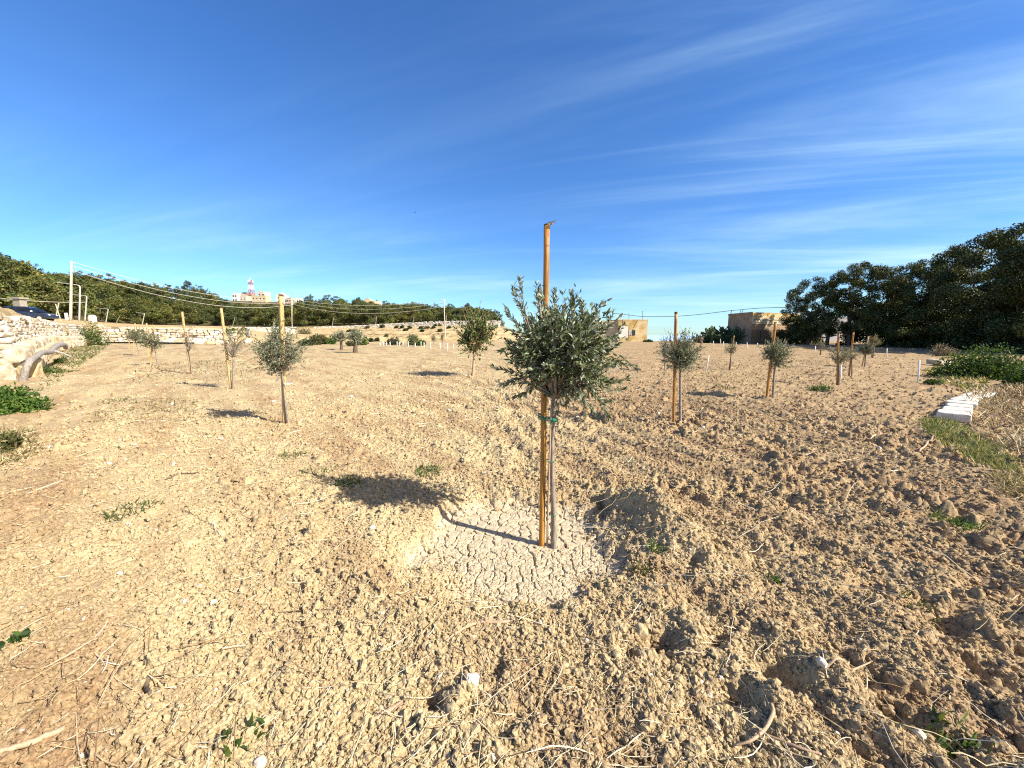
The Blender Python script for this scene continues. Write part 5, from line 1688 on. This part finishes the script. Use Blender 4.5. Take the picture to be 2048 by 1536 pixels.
# lattice mast
d = 312
B = P(503, 588, d); T = P(503, 558, d)
t = thing('lattice_mast', 'red and white lattice telecom mast above the hilltop village', 'mast', (B[0], d, gz(B[0], d)))
Hh = T[2] - B[2]
def lat(z0, z1, mat, nm):
    mb = MB()
    wid = lambda z: 1.6 - .7 * (z - B[2]) / Hh
    for (sx, sy) in ((-1, -1), (1, -1), (1, 1), (-1, 1)):
        mb.tube([[B[0] + sx * wid(z0), d + sy * wid(z0), z0], [B[0] + sx * wid(z1), d + sy * wid(z1), z1]], .20, 5)
    m_ = 2
    for k in range(m_):
        a0, a1 = z0 + (z1 - z0) * k / m_, z0 + (z1 - z0) * (k + 1) / m_
        for (s0, s1) in (((-1, -1), (1, -1)), ((1, -1), (1, 1)), ((1, 1), (-1, 1)), ((-1, 1), (-1, -1))):
            for (p_, q_) in ((s0, s1), (s1, s0)):
                mb.tube([[B[0] + p_[0] * wid(a0), d + p_[1] * wid(a0), a0], [B[0] + q_[0] * wid(a1), d + q_[1] * wid(a1), a1]], .12, 4)
            mb.tube([[B[0] + s0[0] * wid(a1), d + s0[1] * wid(a1), a1], [B[0] + s1[0] * wid(a1), d + s1[1] * wid(a1), a1]], .12, 4)
    mb.build(nm, M[mat], t)
zz = [B[2] - 6, B[2] + Hh * .28, B[2] + Hh * .6, B[2] + Hh * .9]
lat(zz[0], zz[1], 'red', 'red_section'); lat(zz[1], zz[2], 'mastwhite', 'white_section'); lat(zz[2], zz[3], 'red', 'red_section')
mb = MB()
for a in range(6):
    mb.box([B[0] + math.cos(a) * 1.6, d + math.sin(a) * 1.6, zz[3] - .6], (.5, .5, 2.0), a)
mb.tube([[B[0], d, zz[3]], [B[0], d, T[2] + 1.6]], .15, 6)
mb.build('aerials', M['mastwhite'], t)

# ------------------------------------------------------------------ parked car on the terrace
def car():
    base = ground_at(70, 44)
    base[2] = CAMH + (670 - 643) / FPX * 44
    yaw = R(22)
    t = thing('parked_car', 'dark blue car parked on the terrace above the stone wall', 'car', base)
    Rm = rotm(0, 0, yaw)
    W = lambda V: np.asarray(V, float) @ Rm.T + base
    # side profile, x forward (to the right), z up
    low = [(-2.1, .45), (-2.15, .8), (-2.05, 1.0), (-.9, 1.02), (.9, .98), (1.75, .88), (2.1, .72), (2.12, .42), (1.9, .28), (-1.95, .28)]
    def extr(prof, y0, y1, y0t=None):
        n = len(prof)
        V = [(x, -y0, z) for x, z in prof] + [(x, y0, z) for x, z in prof]
        F = []
        for i in range(n):
            j = (i + 1) % n
            F += [[i, j, n + j], [i, n + j, n + i]]
        for i in range(1, n - 1):
            F += [[0, i + 1, i], [n, n + i, n + i + 1]]
        return np.array(V), F
    V, F = extr(low, .88, .88)
    mb = MB(); mb.add(W(V), F); body = mb.build('body', M['carpaint'], t)
    cab = [(-2.0, 1.0), (-1.75, 1.47), (-1.2, 1.60), (.2, 1.60), (.65, 1.48), (1.25, 1.0)]
    V, F = extr(cab, .80, .80)
    V = np.array([(x, y * (1 - .16 * max(0, (z - 1.0) / .6)), z) for x, y, z in V])
    mb = MB(); mb.add(W(V), F); mb.build('cabin', M['carpaint'], t)
    # windows slightly proud
    for s in (-1, 1):
        for quad in ([(-1.72, 1.06), (-1.55, 1.44), (-.55, 1.50), (-.55, 1.06)], [(-.45, 1.06), (-.45, 1.50), (.22, 1.50), (.5, 1.44), (.98, 1.06)]):
            V = [(x, s * (.80 * (1 - .16 * max(0, (z - 1.0) / .6)) + .012), z) for x, z in quad]
            mb = MB(); mb.add(W(V), [[0, i, i + 1] for i in range(1, len(quad) - 1)] + [[0, i + 1, i] for i in range(1, len(quad) - 1)])
            mb.build('side_window', M['glass'], t)
        mb = MB(); mb.rock(W([[.85, s * .98, 1.08]])[0], (.14, .2, .14), (0, 0, yaw), 2, .6, .03); mb.build('wing_mirror', M['mastwhite'] if s < 0 else M['carpaint'], t)
        mb = MB(); mb.rock(W([[2.02, s * .62, .70]])[0], (.22, .36, .14), (0, 0, yaw), 2, .6, .03); mb.build('headlight', M['mastwhite'], t)
        for x in (-1.3, 1.35):
            mb = MB()
            mb.tube(W([[x, s * .66, .33], [x, s * .70, .33], [x, s * .86, .33], [x, s * .90, .33]]), [.28, .33, .33, .29], 22)
            w = mb.build('wheel', M['rubber'], t, smooth=True)
            mb = MB(); mb.tube(W([[x, s * .885, .33], [x, s * .915, .33]]), [.20, .18], 18)
            rim = mb.build('wheel_rim', M['galv'], t)
    V = [(.70, -.66, 1.45), (.70, .66, 1.45), (1.24, .77, 1.03), (1.24, -.77, 1.03)]
    V = [(x + .015, y, z + .015) for x, y, z in V]
    mb = MB(); mb.add(W(V), [[0, 1, 2], [0, 2, 3], [0, 2, 1], [0, 3, 2]]); mb.build('windscreen', M['glass'], t)
car()
mb = MB(); p = ground_at(58, 52)
mb.box(p + [0, 0, 1.1], (.9, .8, 2.2)); mb.box(p + [0, 0, 2.32], (1.3, 1.1, .22))
tag(mb.build('concrete_pillar', M['greypost'], None, p), 'grey concrete pillar standing behind the parked car', 'pillar')
mb = MB(); p = ground_at(196, 58); mb.rock(p + [0, 0, .75], (1.0, .7, 1.3), (0, 0, 0), 3, .7, .05)
tag(mb.build('white_boulder', M['stonewhite'], None, p), 'white rounded boulder on the road edge above the corner bush', 'boulder')

# bird
p = P(830, 425, 45)
mb = MB()
V0, F0 = ico(2)
mb.add(p + V0 * [.05, .13, .045], F0)
mb.add(p + [[0, .06, .02], [.12, .03, .10], [.26, -.05, .06], [.12, -.05, .08], [-.12, .03, .10], [-.26, -.05, .06], [-.12, -.05, .08], [0, -.06, .02]],
       [[0, 1, 7], [1, 3, 7], [1, 2, 3], [0, 7, 4], [4, 7, 6], [4, 6, 5]])
tag(mb.build('bird', M['bird'], None, p), 'tiny dark bird flying in the clear sky', 'bird')

# ------------------------------------------------------------------ light, sky
SUN_EL = R(38)
az = math.atan2(.90, -.44)
sd = Vector((math.sin(az) * math.cos(SUN_EL), math.cos(az) * math.cos(SUN_EL), math.sin(SUN_EL)))
sl = bpy.data.lights.new('sun', 'SUN')
sl.energy = 5.0
sl.angle = R(.5)
sl.color = (1.0, .925, .80)
so = bpy.data.objects.new('sun', sl)
so.rotation_euler = (-sd).to_track_quat('-Z', 'Y').to_euler()
C.objects.link(so)
W_ = bpy.data.worlds.new('World')
S.world = W_
W_.use_nodes = True
t = W_.node_tree
bg = t.nodes['Background']
sky = t.nodes.new('ShaderNodeTexSky')
sky.sky_type = 'NISHITA'
sky.sun_disc = False
sky.sun_elevation = SUN_EL
sky.sun_rotation = az
sky.altitude = 50
sky.air_density = 1.0
sky.dust_density = .15
sky.ozone_density = 1.2
hsv = t.nodes.new('ShaderNodeHueSaturation')
hsv.inputs['Saturation'].default_value = 1.15
hsv.inputs['Value'].default_value = 1.0
t.links.new(sky.outputs[0], hsv.inputs['Color'])
def math_(op, a, b_=None, c=None):
    n = t.nodes.new('ShaderNodeMath')
    n.operation = op
    for i, v in enumerate((a, b_, c)):
        if v is None: continue
        if hasattr(v, 'is_linked'): t.links.new(v, n.inputs[i])
        else: n.inputs[i].default_value = v
    return n.outputs[0]
tc = t.nodes.new('ShaderNodeTexCoord')
sep = t.nodes.new('ShaderNodeSeparateXYZ')
t.links.new(tc.outputs['Generated'], sep.inputs[0])
zc = math_('MAXIMUM', sep.outputs['Z'], 0.0)
zz = math_('ADD', zc, .10)
U = math_('DIVIDE', sep.outputs['X'], zz)
V = math_('DIVIDE', sep.outputs['Y'], zz)
cmb = t.nodes.new('ShaderNodeCombineXYZ')
t.links.new(U, cmb.inputs[0]); t.links.new(V, cmb.inputs[1])
def cirrus(rot, sx, sy, scale, lo, hi, off, dist=.6, det=7, ro=.6):
    mp = t.nodes.new('ShaderNodeMapping')
    mp.vector_type = 'POINT'
    mp.inputs['Rotation'].default_value = (0, 0, rot)
    mp.inputs['Location'].default_value = off
    mp2 = t.nodes.new('ShaderNodeMapping')
    mp2.inputs['Scale'].default_value = (sx, sy, 1)
    t.links.new(cmb.outputs[0], mp.inputs['Vector'])
    t.links.new(mp.outputs[0], mp2.inputs['Vector'])
    f = noise(t, scale, det, ro, mp2.outputs[0], dist)
    mr = t.nodes.new('ShaderNodeMapRange')
    mr.interpolation_type = 'SMOOTHSTEP'
    mr.inputs['From Min'].default_value = lo
    mr.inputs['From Max'].default_value = hi
    t.links.new(f, mr.inputs['Value'])
    return mr.outputs[0]
def mrange(v, a, b_):
    mr = t.nodes.new('ShaderNodeMapRange')
    mr.interpolation_type = 'SMOOTHSTEP'
    mr.inputs['From Min'].default_value = a
    mr.inputs['From Max'].default_value = b_
    t.links.new(v, mr.inputs['Value'])
    return mr.outputs[0]
side = mrange(sep.outputs['X'], -.05, .85)
c1 = cirrus(R(22), .30, 1.3, .8, .38, .85, (3.1, 1.2, 0))
c2 = cirrus(R(18), .22, 2.0, 1.1, .50, .90, (7.7, 4.2, 0), .9)
c3 = cirrus(R(12), .25, 1.3, .7, .45, .85, (1.7, 9.4, 0))
veil = math_('MULTIPLY', c1, math_('MULTIPLY_ADD', side, .75, .10))
wisp = math_('MULTIPLY', c2, math_('MULTIPLY_ADD', side, .60, .06))
lowb = math_('MULTIPLY', math_('MULTIPLY', c3, math_('SUBTRACT', 1.0, mrange(sep.outputs['Z'], .08, .34))), .85)
den = math_('MINIMUM', math_('ADD', math_('ADD', veil, wisp), lowb), .9)
mx = t.nodes.new('ShaderNodeMix'); mx.data_type = 'RGBA'
t.links.new(den, mx.inputs[0])
t.links.new(mix(t, 1.0, hsv.outputs[0], (.62, .94, 1.36, 1), 'MULTIPLY'), mx.inputs[6])
mx.inputs[7].default_value = (5.2, 7.4, 8.6, 1)
# warm glow added round the sun, out of view, to warm the shadow fill
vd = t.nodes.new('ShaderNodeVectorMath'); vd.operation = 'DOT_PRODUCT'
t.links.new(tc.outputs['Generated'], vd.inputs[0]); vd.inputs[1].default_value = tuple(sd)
fill_glow = math_('POWER', mrange(vd.outputs['Value'], .50, 1.0), 1.5)
fin = mix(t, fill_glow, mx.outputs[2], (6.5, 5.3, 4.0, 1))
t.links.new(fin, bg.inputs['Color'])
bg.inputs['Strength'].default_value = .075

S.view_settings.view_transform = 'Standard'
S.view_settings.look = 'None'
S.view_settings.exposure = 1.0
S.view_settings.gamma = 1.0
S.render.engine = 'CYCLES'
S.cycles.max_bounces = 6
S.cycles.diffuse_bounces = 3
S.cycles.transparent_max_bounces = 4
S.cycles.use_denoising = False
S.cycles.filter_width = 1.15
